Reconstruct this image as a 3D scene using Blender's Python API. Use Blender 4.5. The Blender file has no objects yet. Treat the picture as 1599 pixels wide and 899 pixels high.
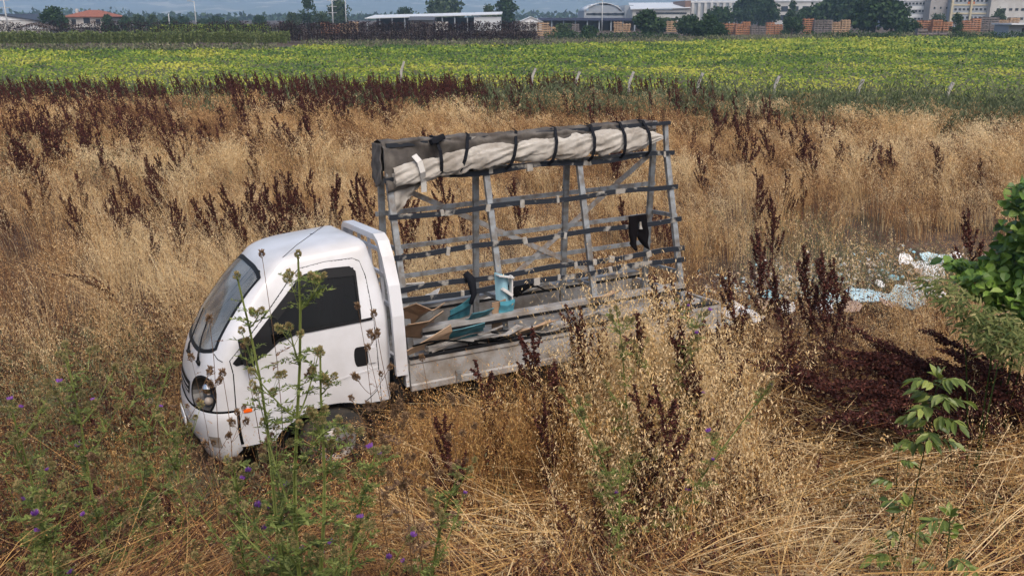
import bpy, bmesh, math, random
import numpy as np
from mathutils import Vector, Matrix, Euler, noise
from mathutils.geometry import delaunay_2d_cdt

S = bpy.context.scene
# ---------------- camera
H = 3.9; F = 1420.0; CX, CY = 799.5, 449.5
PIT = math.atan((449.5 - 25) / F)
cam_d = bpy.data.cameras.new("camera"); cam = bpy.data.objects.new("camera", cam_d)
S.collection.objects.link(cam); S.camera = cam
cam.location = (0, 0, H); cam.rotation_euler = (math.radians(90) - PIT, 0, 0)
cam_d.sensor_width = 36; cam_d.lens = 36 * F / 1599; cam_d.clip_start = .1; cam_d.clip_end = 40000
# ---------------- sky and sun (overcast, soft)
SUN_EL, SUN_AZ = math.radians(56), math.radians(160)   # azimuth measured from +Y clockwise
wd = bpy.data.worlds.new("World"); S.world = wd; wd.use_nodes = True
nt = wd.node_tree; bg = nt.nodes["Background"]
sky = nt.nodes.new("ShaderNodeTexSky"); sky.sky_type = 'NISHITA'; sky.sun_disc = False
sky.sun_elevation = SUN_EL; sky.sun_rotation = SUN_AZ; sky.dust_density = 6.0; sky.air_density = 1.0; sky.ozone_density = 1.0
nt.links.new(sky.outputs[0], bg.inputs[0]); bg.inputs[1].default_value = .15
sun_d = bpy.data.lights.new("sun", 'SUN'); sun = bpy.data.objects.new("sun", sun_d); S.collection.objects.link(sun)
sun_d.energy = 1.5; sun_d.angle = math.radians(22); sun_d.color = (1, .95, .88)
sv = Vector((math.sin(SUN_AZ) * math.cos(SUN_EL), math.cos(SUN_AZ) * math.cos(SUN_EL), math.sin(SUN_EL)))
sun.rotation_euler = sv.to_track_quat('Z', 'Y').to_euler()
S.view_settings.view_transform = 'Standard'; S.view_settings.look = 'None'; S.view_settings.gamma = 1
S.view_settings.exposure = 0.32
try:
    S.cycles.use_denoising = True; S.cycles.max_bounces = 8; S.cycles.transparent_max_bounces = 12
    S.cycles.volume_bounces = 1; S.cycles.diffuse_bounces = 3; S.cycles.glossy_bounces = 3; S.cycles.caustics_reflective = False; S.cycles.caustics_refractive = False
except Exception: pass

random.seed(7); rng = np.random.default_rng(7)
COL = S.collection
fwv = Vector((0, math.cos(PIT), -math.sin(PIT))); upv = Vector((0, math.sin(PIT), math.cos(PIT)))
def ray(u, v):
    return fwv + Vector((1, 0, 0)) * ((u - CX) / F) + upv * ((CY - v) / F)
def W(u, v, y):
    """point seen at photograph pixel (u, v), at forward ground distance y"""
    d = ray(u, v); return Vector((0, 0, H)) + d * (y / d.y)
def sst(a, b, x):
    t = np.clip((x - a) / (b - a), 0, 1); return t * t * (3 - 2 * t)
def gz(x, y):
    x = np.asarray(x, float); y = np.asarray(y, float)
    z = 2.3 - 2.45 * sst(.6, 5.8, y) + .15 * sst(11, 24, y)
    return z + .05 * np.sin(x * 1.3 + 1.1 * np.sin(y * .7)) * np.sin(y * 1.1 + x * .3) * np.clip((60 - y) / 40, 0, 1)
def G(u, v, h=0.0):
    """ground point under pixel (u, v); h: height of the point that shows there"""
    d = ray(u, v); y = 5.0
    for i in range(60):
        z = float(gz(d.x / d.y * y, y)) + h
        y2 = (H - z) / (-d.z / d.y)
        y = y * .4 + y2 * .6
    return Vector((d.x / d.y * y, y, float(gz(d.x / d.y * y, y))))

# ---------------- materials
MATS = {}
def mat(name, col, rough=.7, metal=0, var=None, scale=8, bump=0, bscale=60, spec=.5, coat=0, detail=4, var2=None, scale2=1.5, lo=.4, hi=.65):
    if name in MATS: return MATS[name]
    m = bpy.data.materials.new(name); m.use_nodes = True; n = m.node_tree.nodes; l = m.node_tree.links
    b = n["Principled BSDF"]; b.inputs["Roughness"].default_value = rough; b.inputs["Metallic"].default_value = metal
    b.inputs["Specular IOR Level"].default_value = spec; b.inputs["Coat Weight"].default_value = coat
    b.inputs["Base Color"].default_value = (*col, 1)
    tc = n.new("ShaderNodeTexCoord"); src = None
    def noise_mix(c_from, c2, sc, lo, hi):
        t = n.new("ShaderNodeTexNoise"); t.inputs["Scale"].default_value = sc; t.inputs["Detail"].default_value = detail
        l.new(tc.outputs["Object"], t.inputs["Vector"])
        r = n.new("ShaderNodeMapRange"); r.inputs[1].default_value = lo; r.inputs[2].default_value = hi
        l.new(t.outputs["Fac"], r.inputs[0])
        mx = n.new("ShaderNodeMix"); mx.data_type = 'RGBA'
        l.new(r.outputs[0], mx.inputs[0])
        if isinstance(c_from, tuple): mx.inputs[6].default_value = (*c_from, 1)
        else: l.new(c_from, mx.inputs[6])
        mx.inputs[7].default_value = (*c2, 1); return mx.outputs[2]
    c = tuple(col)
    if var: c = noise_mix(c, var, scale, lo, hi)
    if var2: c = noise_mix(c, var2, scale2, .5, .7)
    if not isinstance(c, tuple): l.new(c, b.inputs["Base Color"])
    if bump:
        t = n.new("ShaderNodeTexNoise"); t.inputs["Scale"].default_value = bscale; t.inputs["Detail"].default_value = 6
        l.new(tc.outputs["Object"], t.inputs["Vector"])
        bp = n.new("ShaderNodeBump"); bp.inputs["Strength"].default_value = bump; bp.inputs["Distance"].default_value = .02
        l.new(t.outputs["Fac"], bp.inputs["Height"]); l.new(bp.outputs[0], b.inputs["Normal"])
    MATS[name] = m; return m
def leafmat(name, cols, rough=.65, trans=.25, spec=.25):
    """foliage: the colour of each leaf or stem comes from its own 'tint' value"""
    m = bpy.data.materials.new(name); m.use_nodes = True; n = m.node_tree.nodes; l = m.node_tree.links
    b = n["Principled BSDF"]; b.inputs["Roughness"].default_value = rough; b.inputs["Specular IOR Level"].default_value = spec
    a = n.new("ShaderNodeAttribute"); a.attribute_name = "tint"
    r = n.new("ShaderNodeValToRGB"); el = r.color_ramp.elements
    while len(el) > 1: el.remove(el[0])
    for i, c in enumerate(cols):
        p = i / (len(cols) - 1)
        e = el[0] if i == 0 else el.new(p)
        e.position = p; e.color = (*c, 1)
    l.new(a.outputs["Fac"], r.inputs[0]); l.new(r.outputs[0], b.inputs["Base Color"])
    if trans:
        t = n.new("ShaderNodeBsdfTranslucent"); l.new(r.outputs[0], t.inputs[0])
        mx = n.new("ShaderNodeMixShader"); mx.inputs[0].default_value = trans
        l.new(b.outputs[0], mx.inputs[1]); l.new(t.outputs[0], mx.inputs[2]); l.new(mx.outputs[0], n["Material Output"].inputs[0])
    MATS[name] = m; return m
def glassmat(name, tint, trans, rough=.02, ior=1.6):
    m = bpy.data.materials.new(name); m.use_nodes = True; n = m.node_tree.nodes; l = m.node_tree.links
    n.remove(n["Principled BSDF"])
    t = n.new("ShaderNodeBsdfTransparent"); t.inputs[0].default_value = (*[x * trans for x in tint], 1)
    g = n.new("ShaderNodeBsdfGlossy"); g.inputs["Roughness"].default_value = rough
    fr = n.new("ShaderNodeFresnel"); fr.inputs[0].default_value = ior
    mx = n.new("ShaderNodeMixShader"); l.new(fr.outputs[0], mx.inputs[0]); l.new(t.outputs[0], mx.inputs[1]); l.new(g.outputs[0], mx.inputs[2])
    l.new(mx.outputs[0], n["Material Output"].inputs[0]); MATS[name] = m; return m

# ---------------- mesh helpers
def link(name, me, m=None, parent=None, mats=None):
    o = bpy.data.objects.new(name, me); COL.objects.link(o)
    for q in (mats or ([m] if m else [])): me.materials.append(q)
    if parent: o.parent = parent
    return o
def tag(o, label=None, cat=None, group=None, kind=None):
    if label: o["label"] = label
    if cat: o["category"] = cat
    if group: o["group"] = group
    if kind: o["kind"] = kind
    return o
def empty(name, loc=(0, 0, 0), rz=0, mtx=None):
    o = bpy.data.objects.new(name, None); COL.objects.link(o); o.empty_display_size = .1
    if mtx is not None: o.matrix_world = mtx
    else: o.location = loc; o.rotation_euler = (0, 0, rz)
    return o
def dup(o, parent=None):
    c = o.copy(); COL.objects.link(c); c.parent = parent
    for ch in list(o.children): dup(ch, c)
    return c
class MB:
    def __init__(s): s.bm = bmesh.new(); s.th = 0
    def box(s, c, d, rot=None, mi=0, bev=0):
        M = Matrix.Translation(Vector(c)) @ ((rot if isinstance(rot, Matrix) else Euler(rot).to_matrix()).to_4x4() if rot is not None else Matrix())
        r = bmesh.ops.create_cube(s.bm, size=1, matrix=M @ Matrix.Diagonal((*d, 1)))
        if bev:
            es = {e for v in r['verts'] for e in v.link_edges}
            g = bmesh.ops.bevel(s.bm, geom=list(es), offset=bev, segments=2, affect='EDGES', profile=.7)
            fs = g['faces']
        if mi:
            for v in r['verts']:
                if v.is_valid:
                    for f in v.link_faces: f.material_index = mi
        return s
    def bar(s, a, b, w, h, mi=0, up=(0, 0, 1), bev=0):
        a, b = Vector(a), Vector(b); d = b - a; L = d.length; x = d.normalized(); u = Vector(up)
        y = u.cross(x)
        if y.length < 1e-4: y = Vector((0, 1, 0)).cross(x)
        y.normalize(); z = x.cross(y)
        R = Matrix((x, y, z)).transposed()
        return s.box((a + b) / 2, (L, w, h), R, mi, bev)
    def tube(s, pts, r, seg=8, cap=True, mi=0):
        pts = [Vector(p) for p in pts]; n = len(pts); rs = r if isinstance(r, (list, tuple)) else [r] * n
        rings = []; prev = None
        for i, p in enumerate(pts):
            t = (pts[min(i + 1, n - 1)] - pts[max(i - 1, 0)]).normalized()
            a = prev if prev is not None else (Vector((0, 0, 1)) if abs(t.z) < .9 else Vector((1, 0, 0)))
            x = (a - t * a.dot(t)).normalized(); y = t.cross(x); prev = x
            rings.append([s.bm.verts.new(p + (x * math.cos(k * 2 * math.pi / seg) + y * math.sin(k * 2 * math.pi / seg)) * rs[i]) for k in range(seg)])
        for i in range(n - 1):
            for k in range(seg):
                f = s.bm.faces.new((rings[i][k], rings[i][(k + 1) % seg], rings[i + 1][(k + 1) % seg], rings[i + 1][k])); f.smooth = True; f.material_index = mi
        if cap:
            s.bm.faces.new(rings[0][::-1]).material_index = mi; s.bm.faces.new(rings[-1]).material_index = mi
        return s
    def lathe(s, prof, c, axis='Y', seg=28, mi=0):
        """prof: (radius, offset along axis)"""
        rings = []
        for r, h in prof:
            ring = []
            for k in range(seg):
                a = 2 * math.pi * k / seg; p = (r * math.cos(a), h, r * math.sin(a)) if axis == 'Y' else (r * math.cos(a), r * math.sin(a), h)
                ring.append(s.bm.verts.new(Vector(c) + Vector(p)))
            rings.append(ring)
        for i in range(len(rings) - 1):
            for k in range(seg):
                f = s.bm.faces.new((rings[i][k], rings[i][(k + 1) % seg], rings[i + 1][(k + 1) % seg], rings[i + 1][k])); f.smooth = True; f.material_index = mi
        return s
    def poly(s, pts, mi=0, smooth=False):
        f = s.bm.faces.new([s.bm.verts.new(p) for p in pts]); f.material_index = mi; f.smooth = smooth; return s
    def grid(s, fn, nu, nv, mi=0, smooth=True):
        V = [[s.bm.verts.new(fn(i / nu, j / nv)) for j in range(nv + 1)] for i in range(nu + 1)]
        for i in range(nu):
            for j in range(nv):
                f = s.bm.faces.new((V[i][j], V[i + 1][j], V[i + 1][j + 1], V[i][j + 1])); f.smooth = smooth; f.material_index = mi
        return s
    def solid(s, th):
        s.th = th; return s
    def build(s, name, m=None, parent=None, mats=None):
        bmesh.ops.recalc_face_normals(s.bm, faces=list(s.bm.faces))
        me = bpy.data.meshes.new(name); s.bm.to_mesh(me); s.bm.free()
        o = link(name, me, m, parent, mats)
        if s.th:
            q = o.modifiers.new("thickness", 'SOLIDIFY'); q.thickness = s.th; q.offset = 0
        return o
def quadmesh(name, V, tint=None, m=None, parent=None, mats=None, mi=None):
    """V: (n*4, 3) array, four verts per quad"""
    V = np.ascontiguousarray(V, dtype=np.float32); nv = len(V); nf = nv // 4
    me = bpy.data.meshes.new(name); me.vertices.add(nv); me.vertices.foreach_set("co", V.ravel())
    me.loops.add(nv); me.loops.foreach_set("vertex_index", np.arange(nv, dtype=np.int32))
    me.polygons.add(nf); me.polygons.foreach_set("loop_start", np.arange(0, nv, 4, dtype=np.int32))
    me.polygons.foreach_set("loop_total", np.full(nf, 4, dtype=np.int32))
    if mi is not None: me.polygons.foreach_set("material_index", np.asarray(mi, dtype=np.int32))
    if tint is not None:
        a = me.attributes.new("tint", 'FLOAT', 'POINT'); a.data.foreach_set("value", np.repeat(np.asarray(tint, dtype=np.float32), 4))
    me.update(calc_edges=True)
    return link(name, me, m, parent, mats)
def unit(v): return v / np.maximum(np.linalg.norm(v, axis=-1, keepdims=True), 1e-9)
def leaves(P, A, L, Wd, rg, flat=None):
    """diamond leaves: base P, direction A (unit), length L, width Wd; flat: preferred normal"""
    n = len(P); r = rg.normal(size=(n, 3)) if flat is None else flat + .35 * rg.normal(size=(n, 3))
    s = unit(np.cross(A, r)); L = np.broadcast_to(L, (n,))[:, None]; Wd = np.broadcast_to(Wd, (n,))[:, None]
    mid = P + A * L * .45
    return np.stack([P, mid + s * Wd / 2, P + A * L, mid - s * Wd / 2], 1).reshape(-1, 3)
def ribbon(C, wd, rg):
    """C: (n, k, 3) curves; wd: (n, k) widths -> quads"""
    n, k, _ = C.shape; a = rg.uniform(0, 2 * np.pi, n)
    s = np.stack([np.cos(a), np.sin(a), rg.normal(0, .3, n)], 1)[:, None, :] * wd[..., None] / 2
    A, B = C - s, C + s
    return np.stack([A[:, :-1], B[:, :-1], B[:, 1:], A[:, 1:]], 2).reshape(-1, 3)
# ================= TERRAIN =================
def axis_pts(stops):
    out = []
    for a, b, n in stops: out += list(np.linspace(a, b, n, endpoint=False))
    return np.array(out + [stops[-1][1]])
gy = axis_pts([(-40, 0, 6), (0, 14, 60), (14, 60, 50), (60, 300, 30), (300, 6000, 24)])
gx = axis_pts([(-5000, -300, 12), (-300, -40, 14), (-40, -14, 16), (-14, 14, 70), (14, 40, 16), (40, 300, 14), (300, 5000, 12)])
bm = bmesh.new(); GV = [[bm.verts.new((x, y, float(gz(x, y)))) for y in gy] for x in gx]
for i in range(len(gx) - 1):
    for j in range(len(gy) - 1): bm.faces.new((GV[i][j], GV[i + 1][j], GV[i + 1][j + 1], GV[i][j + 1])).smooth = True
me = bpy.data.meshes.new("ground"); bm.to_mesh(me); bm.free()
gm = mat("soil", (.05, .028, .018), .95, var=(.10, .06, .035), scale=3.5, bump=.9, bscale=14, detail=8, var2=(.05, .045, .02), scale2=.35)
tag(link("ground", me, gm), kind='structure')
# crop field floor, a sheet over the ground
mb = MB(); mb.poly([(-130, 42, .004), (170, 36, .004), (320, 190, .004), (-60, 122, .004), (-140, 104, .004)])
tag(mb.build("crop_field", mat("field_floor", (.06, .075, .022), .95, var=(.09, .07, .03), scale=.5)), kind='structure')
# hills
def hill(name, y0, y1, h0, amp, seed, x0=-7000, x1=7000, m=None):
    def fn(u, v):
        x = x0 + (x1 - x0) * u; y = y0 + (y1 - y0) * v
        prof = math.sin(min(1, v * 1.1) * math.pi / 2) ** 1.2
        nn = noise.fractal(Vector((x * .0007, y * .0007, seed)), .9, 2.1, 5) * .5
        n2 = noise.fractal(Vector((x * .003, y * .003, seed + 5)), .9, 2.1, 5)
        return Vector((x, y, -6 + prof * (h0 * (.75 + nn) + amp * n2)))
    mb = MB(); mb.grid(fn, 160, 40); tag(mb.build(name, m), kind='structure')
hm = mat("hazed_hill_slopes", (.15, .19, .18), .95, var=(.40, .38, .32), scale=.011, detail=5, lo=.58, hi=.62, var2=(.10, .14, .11), scale2=.02)  # base tones lightened: part of the haze's paleness is put into the colour
hill("hills", 2300, 4300, 120, 30, 3.1, m=hm)
hill("far_hills", 5200, 8600, 900, 120, 8.4, x0=-9000, x1=9000, m=hm)

# ================= THE TRUCK =================
YAW, PITCH, ROLL = math.radians(205.23), math.radians(1.12), math.radians(5.08)
TM = Matrix.Translation((-1.931, 8.229, -.070)) @ (Matrix.Rotation(YAW, 4, 'Z') @ Matrix.Rotation(PITCH, 4, 'Y') @ Matrix.Rotation(ROLL, 4, 'X'))
truck = empty("flatbed_truck", mtx=TM)
tag(truck, "white cab-over flatbed truck with a glass rack, nose down in the dry grass", "truck")
paint = mat("white_paint", (.62, .62, .64), .32, spec=.5, coat=.4, var=(.52, .51, .51), scale=2.5, detail=6)
dirty = mat("bed_paint", (.33, .32, .31), .5, var=(.2, .17, .14), scale=6, detail=8, bump=.15, bscale=40)
black = mat("black_plastic", (.009, .009, .010), .55, spec=.18)
rubber = mat("tyre_rubber", (.018, .017, .016), .85, var=(.06, .045, .03), scale=9)
seam = mat("seam_black", (.005, .005, .005), .9, spec=.05)
chrome = mat("lamp_chrome", (.75, .75, .75), .12, metal=1)
steel = mat("galvanised_steel", (.29, .31, .325), .5, metal=.35, var=(.17, .15, .13), scale=12, detail=8)
glass = glassmat("window_tint", (.5, .52, .55), .10, ior=1.33)
ws_glass = glassmat("windscreen_glass", (.90, .96, .98), .97, ior=1.5)
def pale_film(m, f):  # pale diffuse film: lightens the windscreen, sky reflection put into its colour
    n = m.node_tree.nodes; l = m.node_tree.links; d = n.new("ShaderNodeBsdfDiffuse"); d.inputs[0].default_value = (.55, .56, .55, 1)
    t = n.new("ShaderNodeTexNoise"); t.inputs["Scale"].default_value = 2.2; t.inputs["Detail"].default_value = 6; tc = n.new("ShaderNodeTexCoord"); l.new(tc.outputs["Object"], t.inputs[0])
    r = n.new("ShaderNodeMapRange"); r.inputs[1].default_value = .35; r.inputs[2].default_value = .7; r.inputs[3].default_value = f * .4; r.inputs[4].default_value = f * 1.5; l.new(t.outputs["Fac"], r.inputs[0])
    o = n["Material Output"]; src = o.inputs[0].links[0].from_socket; mx = n.new("ShaderNodeMixShader"); l.new(r.outputs[0], mx.inputs[0]); l.new(src, mx.inputs[1]); l.new(d.outputs[0], mx.inputs[2]); l.new(mx.outputs[0], o.inputs[0])
pale_film(ws_glass, .30); pale_film(glass, .006)
trim_in = mat("interior_grey", (.07, .07, .075), .8)
# back faces of the painted panels are bare dark lining
def lined(m, name):
    q = m.copy(); q.name = name; n = q.node_tree.nodes; l = q.node_tree.links
    g = n.new("ShaderNodeNewGeometry"); d = n.new("ShaderNodeBsdfDiffuse"); d.inputs[0].default_value = (.20, .21, .22, 1)
    mx = n.new("ShaderNodeMixShader"); l.new(g.outputs["Backfacing"], mx.inputs[0]); l.new(n["Principled BSDF"].outputs[0], mx.inputs[1]); l.new(d.outputs[0], mx.inputs[2])
    l.new(mx.outputs[0], n["Material Output"].inputs[0]); return q
cabpaint = lined(paint, "cab_paint")
# cab surface: levels lam -> z, front x, rear x, half width, depth of the rounded front, exponent
TAB = np.array([
 #lam    z     xf    xr    w     D    n
 (.10, .10, .98, -.55, .78, .30, 2.6),
 (.20, .20, 1.07, -.55, .80, .31, 2.6),
 (.34, .34, 1.13, -.55, .815, .33, 2.6),
 (.50, .50, 1.165, -.55, .83, .35, 2.6),
 (.66, .66, 1.17, -.555, .84, .36, 2.6),
 (.85, .85, 1.145, -.57, .84, .35, 2.6),
 (1.0, 1.0, 1.105, -.575, .838, .33, 2.6),
 (1.10, 1.10, 1.06, -.58, .832, .30, 2.7),
 (1.17, 1.17, 1.01, -.585, .825, .26, 2.8),
 (1.28, 1.28, .935, -.59, .815, .22, 2.9),
 (1.40, 1.40, .845, -.583, .79, .20, 3.0),
 (1.52, 1.52, .75, -.572, .762, .19, 3.0),
 (1.64, 1.64, .645, -.555, .73, .18, 3.0),
 (1.73, 1.73, .56, -.535, .70, .18, 2.9),
 (1.80, 1.80, .485, -.515, .672, .18, 2.9),
 (1.87, 1.865, .42, -.50, .645, .19, 2.8),
 (1.94, 1.905, .34, -.475, .59, .22, 2.6),
 (2.05, 1.930, .22, -.44, .49, .26, 2.4),
 (2.20, 1.944, .10, -.36, .33, .22, 2.2),
 (2.40, 1.952, -.03, -.27, .14, .10, 2.0),
 (2.50, 1.953, -.140, -.150, .002, .002, 2.0)])
def prm(lam):
    r = []
    x = TAB[:, 0]; i = int(np.clip(np.searchsorted(x, lam) - 1, 0, len(x) - 2)); h = x[i + 1] - x[i]; t = min(max((lam - x[i]) / h, 0), 1)
    def slope(j):
        if j == 0: return (TAB[1] - TAB[0]) / (x[1] - x[0])
        if j == len(x) - 1: return (TAB[-1] - TAB[-2]) / (x[-1] - x[-2])
        return .5 * ((TAB[j + 1] - TAB[j]) / (x[j + 1] - x[j]) + (TAB[j] - TAB[j - 1]) / (x[j] - x[j - 1]))
    m0, m1 = slope(i) * h, slope(i + 1) * h
    return ((2*t**3 - 3*t**2 + 1) * TAB[i] + (t**3 - 2*t**2 + t) * m0 + (-2*t**3 + 3*t**2) * TAB[i + 1] + (t**3 - t**2) * m1)
def cabS(s, lam, off=0.0):
    """s 0..1 front quarter, 1..2 side, 2..3 rear half"""
    if off:
        p = cabS(s, lam); e = .004
        a = cabS(s + e, lam) - cabS(max(s - e, 0), lam); b = cabS(s, lam + e) - cabS(s, lam - e)
        n = a.cross(b)
        if n.length > 1e-12: n.normalize()
        if n.dot(p - Vector((.2, 0, 1.0))) < 0: n = -n
        return p + n * off
    _, z, xf, xr, w, D, n = prm(lam); xs = xf - D
    if s <= 1:
        th = s * math.pi / 2; y = w * math.sin(th) ** (2 / n) if s > 0 else 0.; x = xs + D * max(math.cos(th), 0) ** (2 / n)
    elif s <= 2:
        t = s - 1; x = xs + (xr - xs) * t; y = w
        if t > .94: y = w - .035 * ((t - .94) / .06) ** 2
    else:
        t = s - 2; x = xr; y = (w - .035) * (1 - t)
    b = sst(1.62, 1.87, lam) * .06
    return Vector((x, y, z + float(b) * (.40 - x) / .9))
def s_of_x(x, lam):
    _, z, xf, xr, w, D, n = prm(lam); xs = xf - D
    if x <= xs: return 1 + (x - xs) / (xr - xs)
    c = min((x - xs) / D, 1) ** (n / 2); return math.acos(c) / (math.pi / 2)
def s_of_y(y, lam):
    _, z, xf, xr, w, D, n = prm(lam); return math.asin(min(1, (y / w) ** (n / 2))) / (math.pi / 2)
def densify(P, step=.03, closed=True):
    out = []; n = len(P)
    for i in range(n if closed else n - 1):
        a, b = np.array(P[i]), np.array(P[(i + 1) % n]); k = max(1, int(np.linalg.norm(b - a) / step))
        out += [tuple(a + (b - a) * j / k) for j in range(k)]
    if not closed: out.append(tuple(P[-1]))
    return out
def smooth_poly(P, it=2):
    for _ in range(it):
        Q = []
        for i in range(len(P)):
            a, b = np.array(P[i]), np.array(P[(i + 1) % len(P)]); Q += [tuple(a * .75 + b * .25), tuple(a * .25 + b * .75)]
        P = Q
    return P
def xz(P): return [(s_of_x(x, z), z) for x, z in P]
def yz(P): return [(s_of_y(y, z), z) for y, z in P]
WIN = [(-.33, 1.285), (-.345, 1.70), (-.30, 1.735), (-.09, 1.745), (.10, 1.73), (.19, 1.675), (.42, 1.45), (.80, 1.09), (.78, 1.075), (.62, 1.085), (.50, 1.15), (.40, 1.225), (.26, 1.265)]
DOOR = [(-.45, .50), (-.45, 1.30), (-.435, 1.66), (-.40, 1.765), (-.34, 1.79), (-.09, 1.80), (.14, 1.785), (.235, 1.72), (.48, 1.46), (.83, 1.115), (.815, 1.0), (.83, .68), (.83, .33), (.52, .33), (.52, .34), (.47, .40), (.39, .45), (.28, .505), (.16, .545), (.03, .565), (-.07, .56), (-.16, .545), (-.25, .515), (-.33, .505)]
# windscreen from centre line to its near edge
WS = [(0.0, 1.115), (.25, 1.118), (.50, 1.135), (.66, 1.165), (.715, 1.20), (.69, 1.36), (.662, 1.55), (.635, 1.72), (.61, 1.765), (.53, 1.80), (.25, 1.825), (0.0, 1.83)]
win_s = xz(densify(WIN)); door_s = xz(densify(DOOR)); ws_s = yz(densify(WS[:-1] + [WS[-1]], closed=False)); ws_s = ws_s
# lower boundary of the shell: front apron, arch, sill
low = [(0, .12)] + [(i / 10, .12 + .19 * (i / 10) ** 3) for i in range(1, 10)] + xz([(.80, .33), (.52, .33), (.47, .40), (.39, .45), (.28, .505), (.16, .545), (.03, .565), (-.07, .56), (-.16, .545), (-.25, .515), (-.33, .505), (-.44, .50), (-.53, .50)]) + [(2.0, .50), (2.5, .50), (3.0, .50)]
OUT = low + [(3.0, 2.49), (0.0, 2.49)]
OUT = densify(OUT, .06)
def inside(P, x, y):
    c = False; n = len(P); j = n - 1
    for i in range(n):
        if (P[i][1] > y) != (P[j][1] > y) and x < (P[j][0] - P[i][0]) * (y - P[i][1]) / (P[j][1] - P[i][1]) + P[i][0]: c = not c
        j = i
    return c
head_s = [(.50 + .235 * math.cos(a) * (1 + .10 * math.sin(a)), .80 + .165 * math.sin(a)) for a in np.linspace(0, 2 * math.pi, 28, endpoint=False)]
def area_mesh(domain, loops, lines, keep, off=0.0, nu=1.0):
    """triangulate the part of the (s, lam) sheet for which keep() holds, mapped to the cab surface; near and far side"""
    pts = []; edges = []
    for L in loops:
        b = len(pts); pts += [tuple(p) for p in L]; edges += [(b + i, b + (i + 1) % len(L)) for i in range(len(L))]
    for L in lines:
        b = len(pts); pts += [tuple(p) for p in L]; edges += [(b + i, b + i + 1) for i in range(len(L) - 1)]
    s0, s1, l0, l1 = domain
    for i in range(1, int((s1 - s0) / .05)):
        for j in range(1, int((l1 - l0) / .04)): pts.append((s0 + .05 * i + .0007 * j, l0 + .04 * j + .0003 * i))
    V, E, Fc, *_ = delaunay_2d_cdt([Vector(p) for p in pts], edges, [], 0, 1e-5)
    tri = [f for f in Fc if keep(sum(V[i].x for i in f) / len(f), sum(V[i].y for i in f) / len(f))]
    used = sorted({i for f in tri for i in f}); ix = {k: n for n, k in enumerate(used)}
    P = [cabS(min(max(V[k].x, 0), 3), V[k].y, off) for k in used]
    return P, [[ix[i] for i in f] for f in tri]
def two_sided(name, P, T, m, parent, mirror=True, smooth=True):
    bm = bmesh.new()
    for sg in ((1, -1) if mirror else (1,)):
        v = [bm.verts.new((p.x, p.y * sg, p.z)) for p in P]
        for f in T:
            try: bm.faces.new([v[i] for i in f]).smooth = smooth
            except ValueError: pass
    bmesh.ops.remove_doubles(bm, verts=list(bm.verts), dist=.0015)
    bmesh.ops.recalc_face_normals(bm, faces=list(bm.faces))
    me = bpy.data.meshes.new(name); bm.to_mesh(me); bm.free(); return me
def body_keep(s, l):
    return inside(OUT, s, l) and not inside(win_s, s, l) and not (s < 1 and inside(WSF, s, l)) and not inside(door_s, s, l) and not inside(head_s, s, l)
WSF = ws_s + [(-.01, 1.83), (-.01, 1.115)]
P, T = area_mesh((0, 3, .1, 2.5), [OUT, door_s, head_s], [ws_s], body_keep)
me = two_sided("cab_body", P, T, None, None)
cab = link("cab_body", me, cabpaint, truck)
# orient normals outwards (open shell)
def orient_out(me, c=Vector((.2, 0, 1.0))):
    bm = bmesh.new(); bm.from_mesh(me)
    s = sum((1 if f.normal.dot(f.calc_center_median() - c) > 0 else -1) * f.calc_area() for f in bm.faces)
    if s < 0: bmesh.ops.reverse_faces(bm, faces=list(bm.faces))
    for f in bm.faces:
        if f.normal.dot(f.calc_center_median() - c) < -.02: f.normal_flip()
    bm.to_mesh(me); bm.free()
orient_out(me)
# doors: skin of the same surface standing 2 mm proud, one each side
P, T = area_mesh((.3, 2.2, .25, 1.85), [door_s, win_s], [], lambda s, l: inside(door_s, s, l) and not inside(win_s, s, l), .002)
def strip(mb, L, w, off, closed=False, sg=1, mi=0):
    """a band of width w along a line in (s, lam), on the cab surface"""
    C = [cabS(min(max(s, 0), 3), l, off) for s, l in L]; n = len(C)
    Nn = [(cabS(min(max(s, 0), 3), l, off + .01) - c) for (s, l), c in zip(L, C)]
    rings = []
    for i in range(n):
        a, b = (C[i - 1], C[(i + 1) % n]) if closed else (C[max(i - 1, 0)], C[min(i + 1, n - 1)])
        t = (b - a); sd = t.cross(Nn[i])
        if sd.length < 1e-9: sd = Vector((0, 0, 1))
        sd.normalize(); nn = Nn[i].normalized() * .003
        q = [C[i] - sd * w / 2 - nn, C[i] - sd * w / 2 + nn, C[i] + sd * w / 2 + nn, C[i] + sd * w / 2 - nn]
        rings.append([mb.bm.verts.new((p.x, p.y * sg, p.z)) for p in q])
    for i in range(n if closed else n - 1):
        A, B = rings[i], rings[(i + 1) % n]
        for k in range(4):
            f = mb.bm.faces.new((A[k], A[(k + 1) % 4], B[(k + 1) % 4], B[k])); f.material_index = mi
def patch(mb, fs, off, nu=10, nv=10, sg=1, smooth=True):
    """fs(u, v) -> (s, lam)"""
    def fn(u, v):
        s, l = fs(u, v); p = cabS(min(max(s, 0), 3), l, off); return Vector((p.x, p.y * sg, p.z))
    mb.grid(fn, nu, nv, smooth=smooth); return mb
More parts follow.
